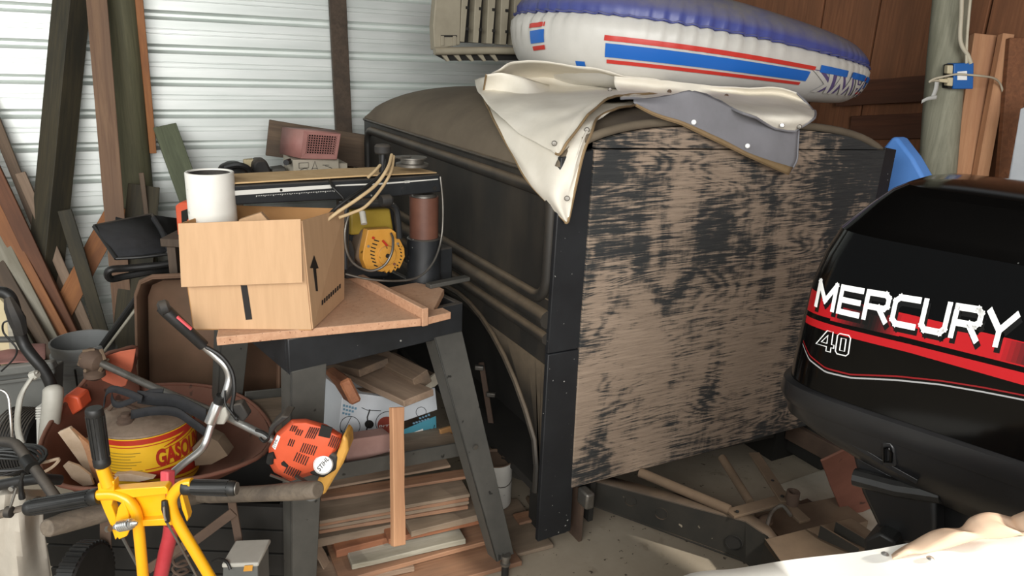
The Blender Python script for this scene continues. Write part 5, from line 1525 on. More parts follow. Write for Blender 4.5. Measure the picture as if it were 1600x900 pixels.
# =================================================================== WHITE CANVAS COVER ON THE CAR BODY
cov = thing('canvas_cover', 'folded white canvas boat cover with grey underside draped over the car body corner', 'cover', on_body(950, 160, 0))
def drape(name, rows_px, mat, off, wr=.006, thick=.003, seed=0, n=6, offs=None, hang=None, parent=cov):
    """rows of picture points carried onto the body (or a hanging plane), splined both ways, with creases"""
    rows = []
    for i, row in enumerate(rows_px):
        pts = []
        for j, p in enumerate(row):
            if len(p) == 3: pts.append(ad(p[0], p[1], p[2]))
            else: pts.append(on_body(p[0], p[1], off + (offs[i] if offs else 0)))
        rows.append(spline(pts, n))
    cols = list(zip(*rows))
    cols = [spline(list(c), n) for c in cols]
    g = [list(r) for r in zip(*cols)]
    for i, r in enumerate(g):
        for j, p in enumerate(r):
            a = noise.noise(V((p.x * 7 + seed, p.y * 7, p.z * 7)))
            b = noise.noise(V((p.x * 22 + seed, p.y * 14, p.z * 9 + 5)))
            r[j] = p + V((-.35, -.55, .75)) * (wr * a + wr * .35 * b)
    o = MB().grid(g).build(name, mat, parent, solid=thick, smooth=80)
    return o, g
def edge(g, which, mat='canvas_tan', r=.0042):
    ln = {'top': g[0], 'bot': g[-1], 'left': [r_[0] for r_ in g], 'right': [r_[-1] for r_ in g]}[which]
    MB().tube(ln, r, 6).build('edge_binding', mat, cov)
def snap(px, py, d, mat='alu'):
    p = ad(px, py, d)
    MB().lathe([(0, .004), (.006, .003), (.008, 0)], p, axis=-(p - CAM).normalized(), n=12, cap1=False).build('snap', mat, cov)
def dof(p): return (p - CAM).dot(FH)
# lower sheet: hangs over the side and comes to a point at the corner
tipd = dof(V((XS - .01, -.03, 1.2)))
_, g1 = drape('lower_sheet', [
    [(760, 118), (790, 116), (830, 125), (880, 140), (930, 158), (975, 160), (1020, 158)],
    [(756, 150), (790, 152), (830, 160), (875, 178), (918, 190), (945, 176), (985, 165)],
    [(768, 180), (797, 196), (835, 208), (872, 220), (905, 218), (925, 192), (960, 172)],
    [(783, 210), (806, 228), (838, 244), (868, 256), (897, 250), (912, 215), (935, 183)],
    [(803, 245), (820, 262), (844, 280), (868, 292), (889, 286), (903, 250), (925, 205)],
    [(826, 285), (838, 298), (854, 310), (870, 318), (884, 314), (896, 285), (910, 245)],
    [(884, 347), (884, 348), (885, 348), (886, 348), (887, 347), (888, 344), (890, 336)]], 'canvas_white', .02, wr=.008, seed=3)
edge(g1, 'left'); edge(g1, 'bot'); edge(g1, 'right')
# upper fold: big white triangle with its own point
_, g2 = drape('upper_fold', [
    [(742, 124), (775, 112), (803, 96), (850, 96), (910, 104), (975, 116), (1040, 126)],
    [(746, 140), (780, 132), (815, 128), (860, 128), (920, 132), (985, 138), (1050, 146)],
    [(765, 165), (795, 162), (828, 164), (865, 164), (905, 156), (960, 146), (1020, 148)],
    [(790, 190), (815, 190), (840, 192), (865, 192), (892, 180), (930, 160), (985, 148)],
    [(822, 216), (838, 218), (852, 219), (866, 219), (882, 208), (905, 180), (950, 156)],
    [(868, 242), (870, 243), (872, 243), (874, 243), (878, 238), (890, 216), (918, 180)]], 'canvas_white', .048, wr=.012, seed=9)
edge(g2, 'bot'); edge(g2, 'right')
# right part of the sheet lying on the roof edge, ending in a crumpled corner
_, g3 = drape('right_fold', [
    [(960, 118), (1020, 124), (1090, 132), (1160, 138), (1215, 138), (1245, 146)],
    [(960, 130), (1020, 138), (1090, 140), (1160, 150), (1225, 154), (1266, 168)],
    [(965, 142), (1025, 148), (1090, 146), (1160, 166), (1228, 178), (1274, 182)],
    [(970, 152), (1030, 152), (1085, 144), (1150, 172), (1205, 196), (1241, 206)]], 'canvas_white', .05, wr=.012, seed=21)
edge(g3, 'bot', 'canvas_grey'); edge(g3, 'right', 'canvas_grey')
# grey underside flap folded forward, tan bound edge
dF = lambda px: dof(ay(px, 200, -.045))
_, g4 = drape('grey_flap', [
    [(990, 156, dF(990) + .03), (1040, 150, dF(1040) + .02), (1085, 143, dF(1085)), (1140, 166, dF(1140)), (1195, 190, dF(1195)), (1248, 204, dF(1248))],
    [(990, 160, dF(990)), (1035, 163, dF(1035) - .01), (1080, 170, dF(1080) - .01), (1135, 190, dF(1135) - .015), (1190, 212, dF(1190) - .02), (1246, 232, dF(1246) - .02)],
    [(992, 163, dF(992)), (1030, 176, dF(1030) - .01), (1075, 189, dF(1075) - .02), (1128, 212, dF(1128) - .025), (1182, 238, dF(1182) - .03), (1244, 252, dF(1244) - .03)],
    [(994, 165, dF(994)), (1028, 181, dF(1028) - .01), (1070, 196, dF(1070) - .02), (1122, 222, dF(1122) - .025), (1174, 246, dF(1174) - .03), (1232, 272, dF(1232) - .035)]], 'canvas_grey', .02, wr=.004, seed=5)
bind = [g4[-1][j].lerp(g4[-4][j], 0) for j in range(len(g4[0]))]
MB().grid([[p + V((-.004, -.006, .004)) for p in g4[-4]], [p + V((-.004, -.006, 0)) for p in g4[-1]]]).build('tan_border', 'canvas_tan', cov, solid=.003)
edge(g4, 'bot'); edge(g4, 'right', 'canvas_grey')
for (px, py), g_s, mt in (((953, 140), g2, 'steel'), ((1046, 143), g3, 'rust_dk'), ((1135, 150), g3, 'rust_dk'), ((917, 203), g1, 'steel'), ((886, 310), g1, 'steel'), ((1222, 196), g3, 'alu'), ((1249, 198), g3, 'steel'), ((1084, 191), g4, 'decal_white'), ((1168, 228), g4, 'decal_white'), ((866, 224), g2, 'steel')):
    best = min((dof(p) for r_ in g_s for p in r_), key=lambda d_: 0) if False else None
    # nearest sheet point to the sight line
    d_ = ray(px, py).normalized()
    pt = min((p for r_ in g_s for p in r_), key=lambda p: ((p - CAM) - d_ * (p - CAM).dot(d_)).length)
    snap(px, py, dof(pt) - .012, mt)

# =================================================================== INFLATABLE BOAT ON TOP
raft = thing('inflatable_boat', 'white and navy inflatable boat with red and blue stripes lying on the car roof', 'inflatable boat', (.55, .8, 1.5))
pL, pRr = ay(806, 15, .85), ay(1348, 118, .85)
RC = (pL + pRr) / 2
axr = (pRr - pL).normalized()
HALF = (pRr - pL).length / 2
tilt_y = V((0, 1, 0))
upv = axr.cross(tilt_y).normalized()
if upv.z < 0: upv = -upv
AA, BB = HALF - .315, .42
RCc = RC + tilt_y * .1 - upv * .035 + axr * .02
def raft_pt(th, ph, e=0):
    n_ = 2.5
    c, s = math.cos(th), math.sin(th)
    cx = math.copysign(abs(c) ** (2 / n_), c)
    ex = axr * (cx * AA) + tilt_y * (math.copysign(abs(s) ** (2 / n_), s) * BB)
    nx = axr * (math.copysign(abs(c) ** (2 - 2 / n_), c) / AA) + tilt_y * (math.copysign(abs(s) ** (2 - 2 / n_), s) / BB)
    nx.normalize()
    pk = math.exp(-((ph - SEAM) / .34) ** 2)
    puck = (.008 * math.sin(th * 74) + .005 * math.sin(th * 151 + 1)) * pk - .018 * math.exp(-((ph - SEAM) / .10) ** 2)
    r = .168 - .042 * cx
    r += e + puck * r / .2
    return RCc + ex + nx * (math.cos(ph) * r) + upv * (math.sin(ph) * r * 1.0)
SEAM = .27
NT_ = 220
def loop_rows(p0, p1, n):
    return [[raft_pt(2 * PI * j / NT_, p0 + (p1 - p0) * i / n) for j in range(NT_)] for i in range(n + 1)]
MB().grid(loop_rows(-PI * .95, SEAM, 22), closed_u=True).build('white_tube', 'vinyl_white', raft, smooth=80)
MB().grid(loop_rows(SEAM, PI * 1.05, 20), closed_u=True).build('blue_tube', 'vinyl_blue', raft, smooth=80)
MB().tube([raft_pt(2 * PI * j / 240, SEAM, .012) for j in range(240)], .004, 6, closed=True).build('seam_welt', 'vinyl_blue', raft, smooth=80)
fl_ = [RCc + axr * (math.cos(a) * AA * .98) + tilt_y * (math.sin(a) * BB * .98) - upv * .1 for a in [2 * PI * k / 40 for k in range(40)]]
MB().prism(fl_, upv * .05).build('boat_floor', 'vinyl_blue', raft)
def th_px(px, py):
    best = None
    for i in range(400):
        th = PI + PI * i / 399
        for j in range(60):
            ph = -1.4 + 2.2 * j / 59
            p = raft_pt(th, ph)
            v = p - CAM
            d = v.dot(FWD)
            x, y = 800 + F * v.dot(CR) / d, 450 - F * v.dot(CU) / d
            e = (x - px) ** 2 + (y - py) ** 2
            if best is None or e < best[0]: best = (e, th, ph)
    return best[1], best[2]
def stripe(name, th0, th1, f0, f1, mat, e=.005, slant=0):
    n = max(4, int(abs(th1 - th0) / .03))
    rows = []
    for k in range(5):
        ph_t = k / 4
        row = []
        for i in range(n + 1):
            t = i / n
            th = th0 + (th1 - th0) * t
            row.append(raft_pt(th + slant * (f0(t) + (f1(t) - f0(t)) * ph_t), f0(t) + (f1(t) - f0(t)) * ph_t, e))
        rows.append(row)
    return MB().grid(rows).build(name, mat, raft, smooth=80)
A1, A2 = th_px(944, 80), th_px(1255, 118)
c1, c2 = A1[1], A2[1]
def fcen(o): return lambda t: c1 + (c2 - c1) * t + o
stripe('red_stripe', A1[0], A2[0] + .04, fcen(.19), fcen(.28), 'print_red')
stripe('blue_stripe', A1[0] + .01, A2[0] + .02, fcen(-.10), fcen(.145), 'print_blue')
stripe('red_stripe', A1[0] + .02, A2[0] - .0, fcen(-.22), fcen(-.145), 'print_red')
Bq1, Bq2 = th_px(812, 55), th_px(851, 52)
def gcen(o): return lambda t: Bq1[1] + (Bq2[1] - Bq1[1]) * t + o
stripe('red_stripe', Bq1[0], Bq2[0], gcen(.14), gcen(.22), 'print_red')
stripe('blue_stripe', Bq1[0] + .01, Bq2[0], gcen(-.14), gcen(.09), 'print_blue')
stripe('red_stripe', Bq1[0] + .02, Bq2[0], gcen(-.27), gcen(-.19), 'print_red')
D1q, D2q = th_px(1325, 138), th_px(1338, 134)
def dcen(o): return lambda t: D1q[1] + (D2q[1] - D1q[1]) * t + o
stripe('red_stripe', D1q[0] - .02, D2q[0] + .06, dcen(.19), dcen(.28), 'print_red')
stripe('blue_stripe', D1q[0] - .02, D2q[0] + .06, dcen(-.12), dcen(.13), 'print_blue')
stripe('red_stripe', D1q[0] - .02, D2q[0] + .06, dcen(-.26), dcen(-.18), 'print_red')
# lettering, upside down on the turned-over boat, white with purple outline and blue tops
W0, W1 = A2[0] + .05, D1q[0] - .03
def raft_text(e, dth=0, dph=0):
    def fn(u, v):
        th = W1 - (W1 - W0) * u + dth
        base = c2 + (D1q[1] - c2) * (1 - u)
        return raft_pt(th + .10 * v - .05, base + .20 - .58 * v + dph, e)
    return fn
text_on('boat_lettering_shade', 'SEAHAWK', 1, raft_text(.0055, .006, .02), 'print_purple', raft, fit=(1, 1), shear=.25, bold=.05)
text_on('boat_lettering', 'SEAHAWK', 1, raft_text(.0068), 'vinyl_white', raft, fit=(1, 1), shear=.25, bold=.015)
for k in range(4):
    t0, t1 = W0 + (W1 - W0) * (k / 4 + .02), W0 + (W1 - W0) * ((k + 1) / 4 - .02)
    stripe('blue_cap', t0, t1, lambda t: c2 + .17, lambda t: c2 + .34, 'print_blue', .0075)
pt1 = th_px(907, 101)
stripe('blue_patch', pt1[0] - .03, pt1[0] + .03, lambda t: pt1[1] - .07, lambda t: pt1[1] + .06, 'print_blue', .002)

# =================================================================== BLUE FOAM PAD
fx = XR + .14
fp = [ax(x, y, fx) for x, y in ((1394, 213), (1402, 216), (1425, 246), (1446, 283), (1470, 330), (1330, 350), (1352, 290), (1365, 255), (1380, 230))]
fm = thing('foam_pad', 'bright blue foam pad with a pointed top standing beside the car body', 'pad', V((fp[0].x, fp[0].y, 0)))
fbot = [V((p.x, p.y, 0)) for p in (fp[4], fp[5])]
MB().prism([fp[0], fp[1], fp[2], fp[3], V((fp[3].x, fp[3].y - .06, .6)), V((fp[3].x, fp[3].y - .06, 0)), V((fp[5].x, fp[5].y + .1, 0)), V((fp[5].x, fp[5].y + .06, .6)), fp[6], fp[7], fp[8]], (.07, 0, 0)).build('pad_body', 'blue_foam', fm, bevel=.012, seg=3)

# =================================================================== POLE FITTINGS AND PLANKS AT THE RIGHT WALL
PX_ = ax(1470, 120, WX - .33)
def ep(px, py, o=0): return ap(px, py, PX_ - FH * (.15 + o), FH)
eb_ = thing('outlet_box', 'blue plastic outlet box on the round pole with plugs in it', 'outlet box', ep(1508, 120))
MB().prism([ep(1491, 99), ep(1522, 98), ep(1521, 139), ep(1489, 139)], FH * .06).build('box_shell', 'blue_box', eb_, bevel=.004)
MB().prism([ep(1484, 101, -.01), ep(1492, 99, -.01), ep(1490, 139, -.01), ep(1481, 138, -.01)], FH * .05).build('box_face', 'slot', eb_, bevel=.002)
for y in (109, 128):
    MB().prism([ep(1481, y - 7, .004), ep(1490, y - 7, .004), ep(1489, y + 7, .004), ep(1480, y + 6, .004)], FH * .03).build('receptacle', 'ivory', eb_, bevel=.004)
MB().prism([ep(1496, 112, .002), ep(1511, 111, .002), ep(1511, 125, .002), ep(1496, 125, .002)], FH * .002).build('sticker', 'decal_white', eb_, smooth=0)
pg = thing('plug', 'ivory plug pushed into the lower socket of the blue box', 'plug', ep(1475, 126, .01))
MB().prism([ep(1467, 123, .012), ep(1482, 123, .012), ep(1482, 130, .012), ep(1467, 128, .012)], FH * .018).build('plug_body', 'ivory', pg, bevel=.003)
MB().tube(spline([ep(1467, 126, .01), ep(1458, 126, .02), ep(1452, 128, .03), ep(1460, 123, .03), ep(1478, 119, .02), ep(1495, 116, .012), ep(1515, 117, .01), ep(1535, 119, .0), ep(1552, 122, -.05), ep(1562, 130, -.1), ep(1567, 145, -.12), ep(1568, 165, -.14)], 5), .0048, 8).build('plug_cable', 'cable_white', pg, smooth=60)
ribbon([ep(1464, 128, .012), ep(1462, 140, .012), ep(1458, 150, .012)], .018, 'tape', 'tape_tail', pg, (.8, -.5, 0), .001)
ribbon([ep(1464, 152, .012), ep(1450, 154, .02), ep(1440, 159, .02)], .016, 'tape', 'tape_tail', pg, (0, 0, 1), .001)
cb = thing('supply_cable', 'pale supply cables running down the round pole into the blue box', 'cable', ep(1512, 98))
MB().tube(spline([ep(1503, -20), ep(1502, 20), ep(1500, 55), ep(1503, 72), ep(1512, 86), ep(1517, 99)], 5), .009, 10).build('cable', 'cable_white', cb, smooth=60)
MB().tube(spline([ep(1518, -20), ep(1514, 20), ep(1511, 60), ep(1510, 85), ep(1510, 99)], 5), .006, 10).build('cable', 'cable_white', cb, smooth=60)
def rlean(name, a, b, o, wpx, t, mat, label):
    A, B = ax(*a, WX - o[0]), ax(*b, WX - o[1])
    d = (B - A).normalized()
    B2 = B + d * (max(0, B.z - .003) / -d.z)
    return tag(plank(name, B2, A, wpx * ppm((A + B) / 2), t, mat, -FH), label, 'board')
rlean('fir_plank', (1536, 55), (1501, 283), (.08, .19), 35, .04, 'new_fir', 'wide pinkish fir plank leaning right of the round pole')
rlean('fir_batten', (1572, 54), (1530, 283), (.06, .16), 19, .04, 'new_fir', 'narrow fir batten leaning right of the wide fir plank')
rlean('brown_wide_board', (1590, 60), (1572, 283), (.055, .10), 30, .03, 'panel', 'brown board standing right of the narrow fir batten')
tag(MB().prism([ax(1594, 170, 2.2), ax(1640, 150, 2.2), V((2.2, ax(1640, 150, 2.2).y, 0)), V((2.2, ax(1586, 400, 2.2).y, 0))], (.03, 0, 0)).build('white_board', 'carton', bevel=.003), 'white board edge at the far right behind the outboard', 'panel')

# =================================================================== OLD CHASSIS FRAME ON THE FLOOR
ch = thing('chassis_frame', 'dusty black steel chassis frame with round holes lying in front of the plywood', 'chassis', az(1150, 870, 0))
ra0, ra1 = az(925, 752, .20), az(1165, 815, .20)
ra2 = az(1240, 892, .13)
rx = (ra1 - ra0).normalized()
def side_of(p, n): return V((-n.y, n.x, 0))
rn = side_of(0, rx)
if rn.dot(CAM - ra0) < 0: rn = -rn
ra0 = ra0 - rx * .35
TH_ = .125
web = [ra0, ra1, ra1.lerp(ra2, .45) + V((0, 0, .025)), ra2, V((ra2.x, ra2.y, .02)), V((ra1.x, ra1.y, ra1.z - TH_ - .03)) + rx * .02, ra0 - ZZ * .06]
MB().prism(web, -rn * .008).build('side_rail', 'chassis', ch, bevel=.002)
MB().grid([[ra0, ra0.lerp(ra1, .5), ra1, ra1.lerp(ra2, .45) + V((0, 0, .025)), ra2], [p - rn * .055 for p in (ra0, ra0.lerp(ra1, .5), ra1, ra1.lerp(ra2, .45) + V((0, 0, .025)), ra2)]]).build('top_flange', 'chassis', ch, solid=.006)
MB().beam(ra0 - ZZ * .062 - rn * .03, ra1 - ZZ * (TH_ + .02) - rn * .03, .06, .006).build('bottom_flange', 'chassis', ch)
def rw(px, py, e=.001): return ap(px, py, ra0 + rn * e, rn)
for (px, py, r) in ((985, 783, .022), (1033, 803, .024)):
    MB().lathe([(r, 0), (r, .002), (r * .86, .002), (r * .8, -.003), (0, -.003)], rw(px, py), axis=rn, n=26, cap0=False).build('rail_boss', 'chassis', ch)
for (px, py, r) in ((1147, 848, .025), (1198, 864, .022)):
    MB().lathe([(r * 1.12, 0), (r * 1.12, .003), (r, .003), (r, .0005), (0, .0005)], rw(px, py), axis=rn, n=26, cap0=False).build('rail_hole', 'slot', ch)
# round brace bars, flat straps and a second rail
def bar(a, b, z0, z1, r, name='brace_bar', mat='rust_dk'):
    return MB().tube([az(*a, z0), az(*b, z1)], r, 12).build(name, mat, ch)
bar((1000, 738), (1140, 797), .225, .215, .017, mat='dust_wood')
bar((1128, 715), (1172, 785), .24, .20, .015, mat='dust_wood')
def fstrap(a, b, z0, z1, w_, name='cross_strap', mat='dust_wood', t_=.01):
    return MB().beam(az(*a, z0), az(*b, z1), w_, t_).build(name, mat, ch, bevel=.002)
fstrap((1178, 708), (1228, 785), .235, .21, .04)
fstrap((1140, 803), (1232, 778), .215, .205, .045)
fstrap((1215, 775), (1258, 815), .205, .19, .045)
MB().lathe([(.022, 0), (.022, .055), (.016, .055), (.016, .02), (0, .02)], az(1236, 790, .195), n=20).build('pivot_tube', 'rust_dk', ch)
for k in range(4):
    MB().lathe([(.006, 0), (.006, .004)], az((1186, 1207, 1222, 1152)[k], (725, 752, 776, 800)[k], .222), n=8).build('strap_bolt', 'slot', ch)
fstrap((1200, 828), (1330, 800), .05, .05, .16, 'front_plate', 'dust_wood', .03)
pb_ = [az(1195, 842, .20), az(1330, 808, .20), az(1420, 870, .20), az(1240, 905, .18)]
MB().prism(pb_, (0, 0, -.02)).build('tongue_plate', 'dust_wood', ch, bevel=.003)
MB().prism([pb_[0], pb_[3], pb_[3] - ZZ * .12, pb_[0] - ZZ * .12], rn * -.006).build('tongue_side', 'chassis', ch)
for dx in (0, 24):
    MB().prism([az(1278 + dx, 840 - dx * .25, .20), az(1340 + dx, 868 - dx * .25, .20), az(1340 + dx, 868 - dx * .25, .20) + V((0, 0, .025)), az(1278 + dx, 840 - dx * .25, .20) + V((0, 0, .045))], V((.006, .004, 0))).build('tongue_lug', 'chassis', ch)
bar((1180, 820), (1200, 812), .13, .13, .022, 'axle_stub', 'rust_dk')
MB().tube(spline([az(1198, 822, .19), az(1206, 800, .2), az(1222, 790, .21), az(1236, 806, .2)], 4), .006, 8).build('brake_line', 'steel', ch)
fstrap((1010, 700), (1300, 640), .16, .16, .08, 'rear_crossmember', 'chassis', .1)
fstrap((1240, 668), (1330, 715), .14, .14, .10, 'right_rail', 'rust_dk', .08)
MB().box(az(1262, 790, .01), (.05, .05, .02)).build('rust_flake', 'rust_dk', ch)
tag(plank('leaning_plate', az(1345, 800, .004), ad(1312, 705, 2.2), .14, .008, 'rust', -FH), 'rusty brown plate leaning under the outboard', 'plate')
tag(plank('floor_sheet', az(1255, 745, .004), az(1395, 830, .004), .30, .006, 'card_old', (0, 0, 1)), 'pale dirty sheet lying on the floor behind the chassis', 'sheet')
tag(MB().box(az(1300, 640, .18), (.5, .35, .3)).build('shade_block', 'slot', bevel=.01), 'dark block added to stand in for the shade behind the chassis and outboard', 'block')  # added near-black block that fills in for deep shade

# =================================================================== OUTBOARD MOTOR
OX = (RH * .73 - FH * .68).normalized()               # along the cowl side, towards the viewer
ON = (RH * -.68 - FH * .73).normalized()              # outward from the lettered side
OP = ad(1242, 602, 1.36)                             # lower front corner of the lettered side
def ow(s, n, z): return OP + OX * s + ON * (n) + ZZ * z
outb = thing('outboard_motor', 'glossy black outboard motor with a red stripe and white lettering on its cowl', 'outboard motor', ow(.3, -.19, 0) * 1.0)
HC = ad(1400, 292, 1.36).z - OP.z + .02
LV = [(0, -.040, .66, .198), (.10, -.038, .66, .20), (.3, -.034, .66, .20), (.5, -.026, .655, .198), (.64, -.012, .65, .194), (.755, .008, .645, .192), (.77, .013, .64, .187), (.80, .023, .63, .180), (.88, .052, .61, .164), (.94, .078, .59, .148), (.97, .098, .57, .132), (.99, .13, .54, .10), (1.0, .18, .5, .05)]
def lv(t):
    t = max(0, min(1, t))
    for a, b in zip(LV, LV[1:]):
        if t <= b[0]:
            f = (t - a[0]) / (b[0] - a[0])
            return [a[i] + (b[i] - a[i]) * f for i in range(1, 4)]
    return LV[-1][1:]
NE = 6.0
def cowl_side(s, z, e=0):
    """point on the lettered side of the cowl at run s and height z"""
    s0, s1, b = lv(z / HC)
    c, a = (s0 + s1) / 2, (s1 - s0) / 2
    X = max(-1, min(1, (s - c) / a))
    y = b * (1 - abs(X) ** NE) ** (1 / NE)
    return ow(s, y - .195 + e, z)
rows = []
for t, s0, s1, b in LV:
    c, a = (s0 + s1) / 2, (s1 - s0) / 2
    row = []
    for j in range(72):
        th = 2 * PI * j / 72
        cc, ss = math.cos(th), math.sin(th)
        row.append(ow(c + a * math.copysign(abs(cc) ** (2 / NE), cc), -.195 + b * math.copysign(abs(ss) ** (2 / NE), ss), t * HC))
    rows.append(row)
g = MB().grid(rows, closed_u=True)
g.f.append([len(g.v) - 72 + i for i in range(72)])
cowl = g.build('cowl', 'cowl', outb, smooth=16)
def oloop(z, ds, b, n=72, c=.31, a=.352):
    return [ow(c + (a + ds) * math.copysign(abs(math.cos(2 * PI * j / n)) ** (2 / NE), math.cos(2 * PI * j / n)), -.195 + b * math.copysign(abs(math.sin(2 * PI * j / n)) ** (2 / NE), math.sin(2 * PI * j / n)), z) for j in range(n)]
# lower pan: rounded lip, then walls drawing in
MB().grid([oloop(.004, -.004, .19), oloop(-.004, .010, .207), oloop(-.03, .012, .21), oloop(-.045, .006, .205)], closed_u=True).build('lower_lip', 'cowl_low', outb, smooth=50)
MB().grid([oloop(-.043, .0, .20), oloop(-.075, -.006, .195), oloop(-.10, -.02, .183, c=.345), oloop(-.125, -.06, .17, c=.38), oloop(-.145, -.1, .155, c=.42), oloop(-.17, -.15, .13, c=.44)], closed_u=True).build('lower_pan', 'cowl_low', outb, smooth=50)
def op(px, py, e=.0): return ap(px, py, ow(0, e, 0), ON)
MB().prism([op(1262, 660, -.012), op(1330, 696, -.006), op(1375, 726, -.006), op(1432, 757, -.006), op(1434, 750, -.006), op(1380, 720, -.006), op(1330, 689, -.006), op(1262, 652, -.012)], -ON * .01).build('pan_edge', 'cowl_low', outb, bevel=.001)
lt = [op(x, y, .004) for x, y in ((1376, 690), (1392, 690), (1398, 700), (1400, 730), (1378, 728))]
lat = MB().prism(lt, -ON * .03).build('latch_recess', 'cowl_low', outb, bevel=.004)
MB().tube([op(1383, 700, .008), op(1383, 722, .008), op(1392, 722, .008), op(1393, 708, .008), op(1389, 700, .008)], .003, 8, closed=True).build('latch_lever', 'cowl', lat)
# midsection, swivel bracket and leg
MB().grid([[ow(.40 + a * math.cos(t) , -.19 + b * math.sin(t), z) for t in [2 * PI * j / 36 for j in range(36)]] for z, a, b in ((-.13, .19, .11), (-.20, .17, .10), (-.34, .155, .085), (-.60, .13, .07), (-.90, .11, .055))], closed_u=True).build('midsection', 'cowl_low', outb, smooth=60)
MB().prism([op(1330, 708, -.06), op(1345, 712, -.06), op(1462, 775, -.06), op(1462, 860, -.06), op(1380, 845, -.06), op(1345, 770, -.06)], -ON * .22).build('swivel_bracket', 'cowl_low', outb, bevel=.01)
MB().tube([op(1335, 745, -.05), op(1400, 762, -.05), op(1470, 772, -.05)], .018, 10).build('swivel_band', 'rubber', outb)
MB().prism([op(1349, 843, -.02), op(1374, 832, -.02), op(1398, 846, -.02), op(1400, 880, -.02), op(1350, 880, -.02)], -ON * .08).build('clamp_block', 'rubber', outb, bevel=.006)
MB().grid([[ow(.40 + a * math.cos(t), -.19 + b * math.sin(t), z - OP.z) for t in [2 * PI * j / 24 for j in range(24)]] for z, a, b in ((.12, .12, .05), (.06, .16, .055), (.02, .14, .05))], closed_u=True).build('gear_case', 'cowl_low', outb, smooth=60)
# decals follow the side of the cowl; picture points -> (run, height)
def sz(px, py):
    p = ap(px, py, OP, ON)
    return (p - OP).dot(OX), p.z - OP.z
def decal(name, top, bot, mat, e=.0009, n=40):
    T = [sz(*p) for p in top]; B = [sz(*p) for p in bot]
    def smp(L, t):
        f = t * (len(L) - 1); i = min(int(f), len(L) - 2); f -= i
        return (L[i][0] + (L[i + 1][0] - L[i][0]) * f, L[i][1] + (L[i + 1][1] - L[i][1]) * f)
    rows = []
    for k in range(5):
        r = []
        for i in range(n + 1):
            a, b = smp(T, i / n), smp(B, i / n)
            r.append(cowl_side(a[0] + (b[0] - a[0]) * k / 4, a[1] + (b[1] - a[1]) * k / 4, e))
        rows.append(r)
    return MB().grid(rows).build(name, mat, cowl, smooth=60)
decal('red_stripe', [(1256, 456), (1300, 466), (1420, 490), (1740, 567)], [(1251, 489), (1300, 499), (1420, 527), (1740, 607)], 'decal_red')
decal('red_stripe', [(1251, 497), (1300, 508), (1420, 536), (1740, 616)], [(1250, 508), (1300, 520), (1420, 549), (1740, 640)], 'decal_red')
# dark fade panels in the red band
for k in range(10):
    c = lin('#c0101a')
    MT['fade_%d' % k] = plain('fade_red_%d' % k, '#%02x%02x%02x' % (int(6 + 162 * (1 - k / 9) ** 1.0), int(4 + 12 * (1 - k / 9)), int(4 + 22 * (1 - k / 9))), .3)
def fade(x0, x1, y0, sl, flip=False):
    for k in range(10):
        a, b = x0 + (x1 - x0) * k / 10, x0 + (x1 - x0) * (k + 1) / 10
        ya, yb = y0 + sl * (a - x0), y0 + sl * (b - x0)
        kk_ = 9 - k if flip else k
        decal('fade_panel', [(a + 6, ya), (b + 6, yb)], [(a - 4, ya + 32), (b - 4, yb + 32)], 'fade_%d' % kk_, .0012, 3)
fade(1300, 1360, 469, .212)
fade(1360, 1410, 482, .212, True)
fade(1560, 1640, 527, .235)
decal('red_pinstripe', [(1248, 535), (1262, 556), (1290, 574), (1330, 583), (1400, 585), (1470, 592), (1540, 603), (1740, 642)], [(1248, 538), (1262, 558.5), (1290, 576.5), (1330, 585.5), (1400, 587.5), (1470, 594.5), (1540, 605.5), (1740, 644.5)], 'decal_dkred')
decal('silver_pinstripe', [(1247, 540), (1261, 562), (1290, 580), (1330, 588), (1400, 591), (1470, 598), (1540, 610), (1740, 649)], [(1247, 542), (1261, 564.5), (1290, 582.5), (1330, 590.5), (1400, 593.5), (1470, 600.5), (1540, 612.5), (1740, 652)], 'decal_silver')
qa0, qb0, qc0 = sz(1270, 478), sz(1577, 540), sz(1276, 443)
du = V((qb0[0] - qa0[0], qb0[1] - qa0[1])); dv = V((qc0[0] - qa0[0], qc0[1] - qa0[1]))
# letters drawn as wide rounded strokes on a 0..1 grid, slanted and growing towards the viewer
GL = {'M': [[(0, 0), (0, 1), (.5, .28), (1, 1), (1, 0)]], 'E': [[(1, 1), (0, 1), (0, 0), (1, 0)], [(0, .5), (.95, .5)]], 'R': [[(0, 0), (0, 1), (.85, 1), (1, .88), (1, .58), (.85, .46), (0, .46)], [(.6, .46), (1, 0)]],
      'C': [[(1, 1), (.18, 1), (0, .84), (0, .16), (.18, 0), (1, 0)]], 'U': [[(0, 1), (0, .16), (.16, 0), (.84, 0), (1, .16), (1, 1)]], 'Y': [[(0, 1), (.5, .45), (1, 1)], [(.5, .45), (.5, 0)]]}
def strokes(word, adv, gap, wd, fn, name, mat, sw=.17):
    x0 = 0
    tot = len(word) * adv + (len(word) - 1) * gap
    for chx in word:
        mbx = MB()
        for path in GL[chx]:
            P = [V((x0 + p[0] * adv * wd, p[1])) for p in path]
            for i, (a, b) in enumerate(zip(P, P[1:])):
                d = (b - a); L = math.hypot(d.x / .3, d.y)
                n = max(2, int(L * 6))
                asp = .30
                dd = V((d.x / asp, d.y)); dd.normalize()
                nn = V((-dd.y * asp, dd.x)) * (sw / 2)
                ext = V((dd.x * asp, dd.y)) * (sw / 2)
                a2, b2 = a - ext * .98, b + ext * .98
                rows = [[fn(q.x / tot, q.y) for q in ((a2.lerp(b2, k / n) + nn), (a2.lerp(b2, k / n)), (a2.lerp(b2, k / n) - nn))] for k in range(n + 1)]
                mbx.grid(rows)
        mbx.build(name, mat, cowl, smooth=0)
        x0 += adv + gap
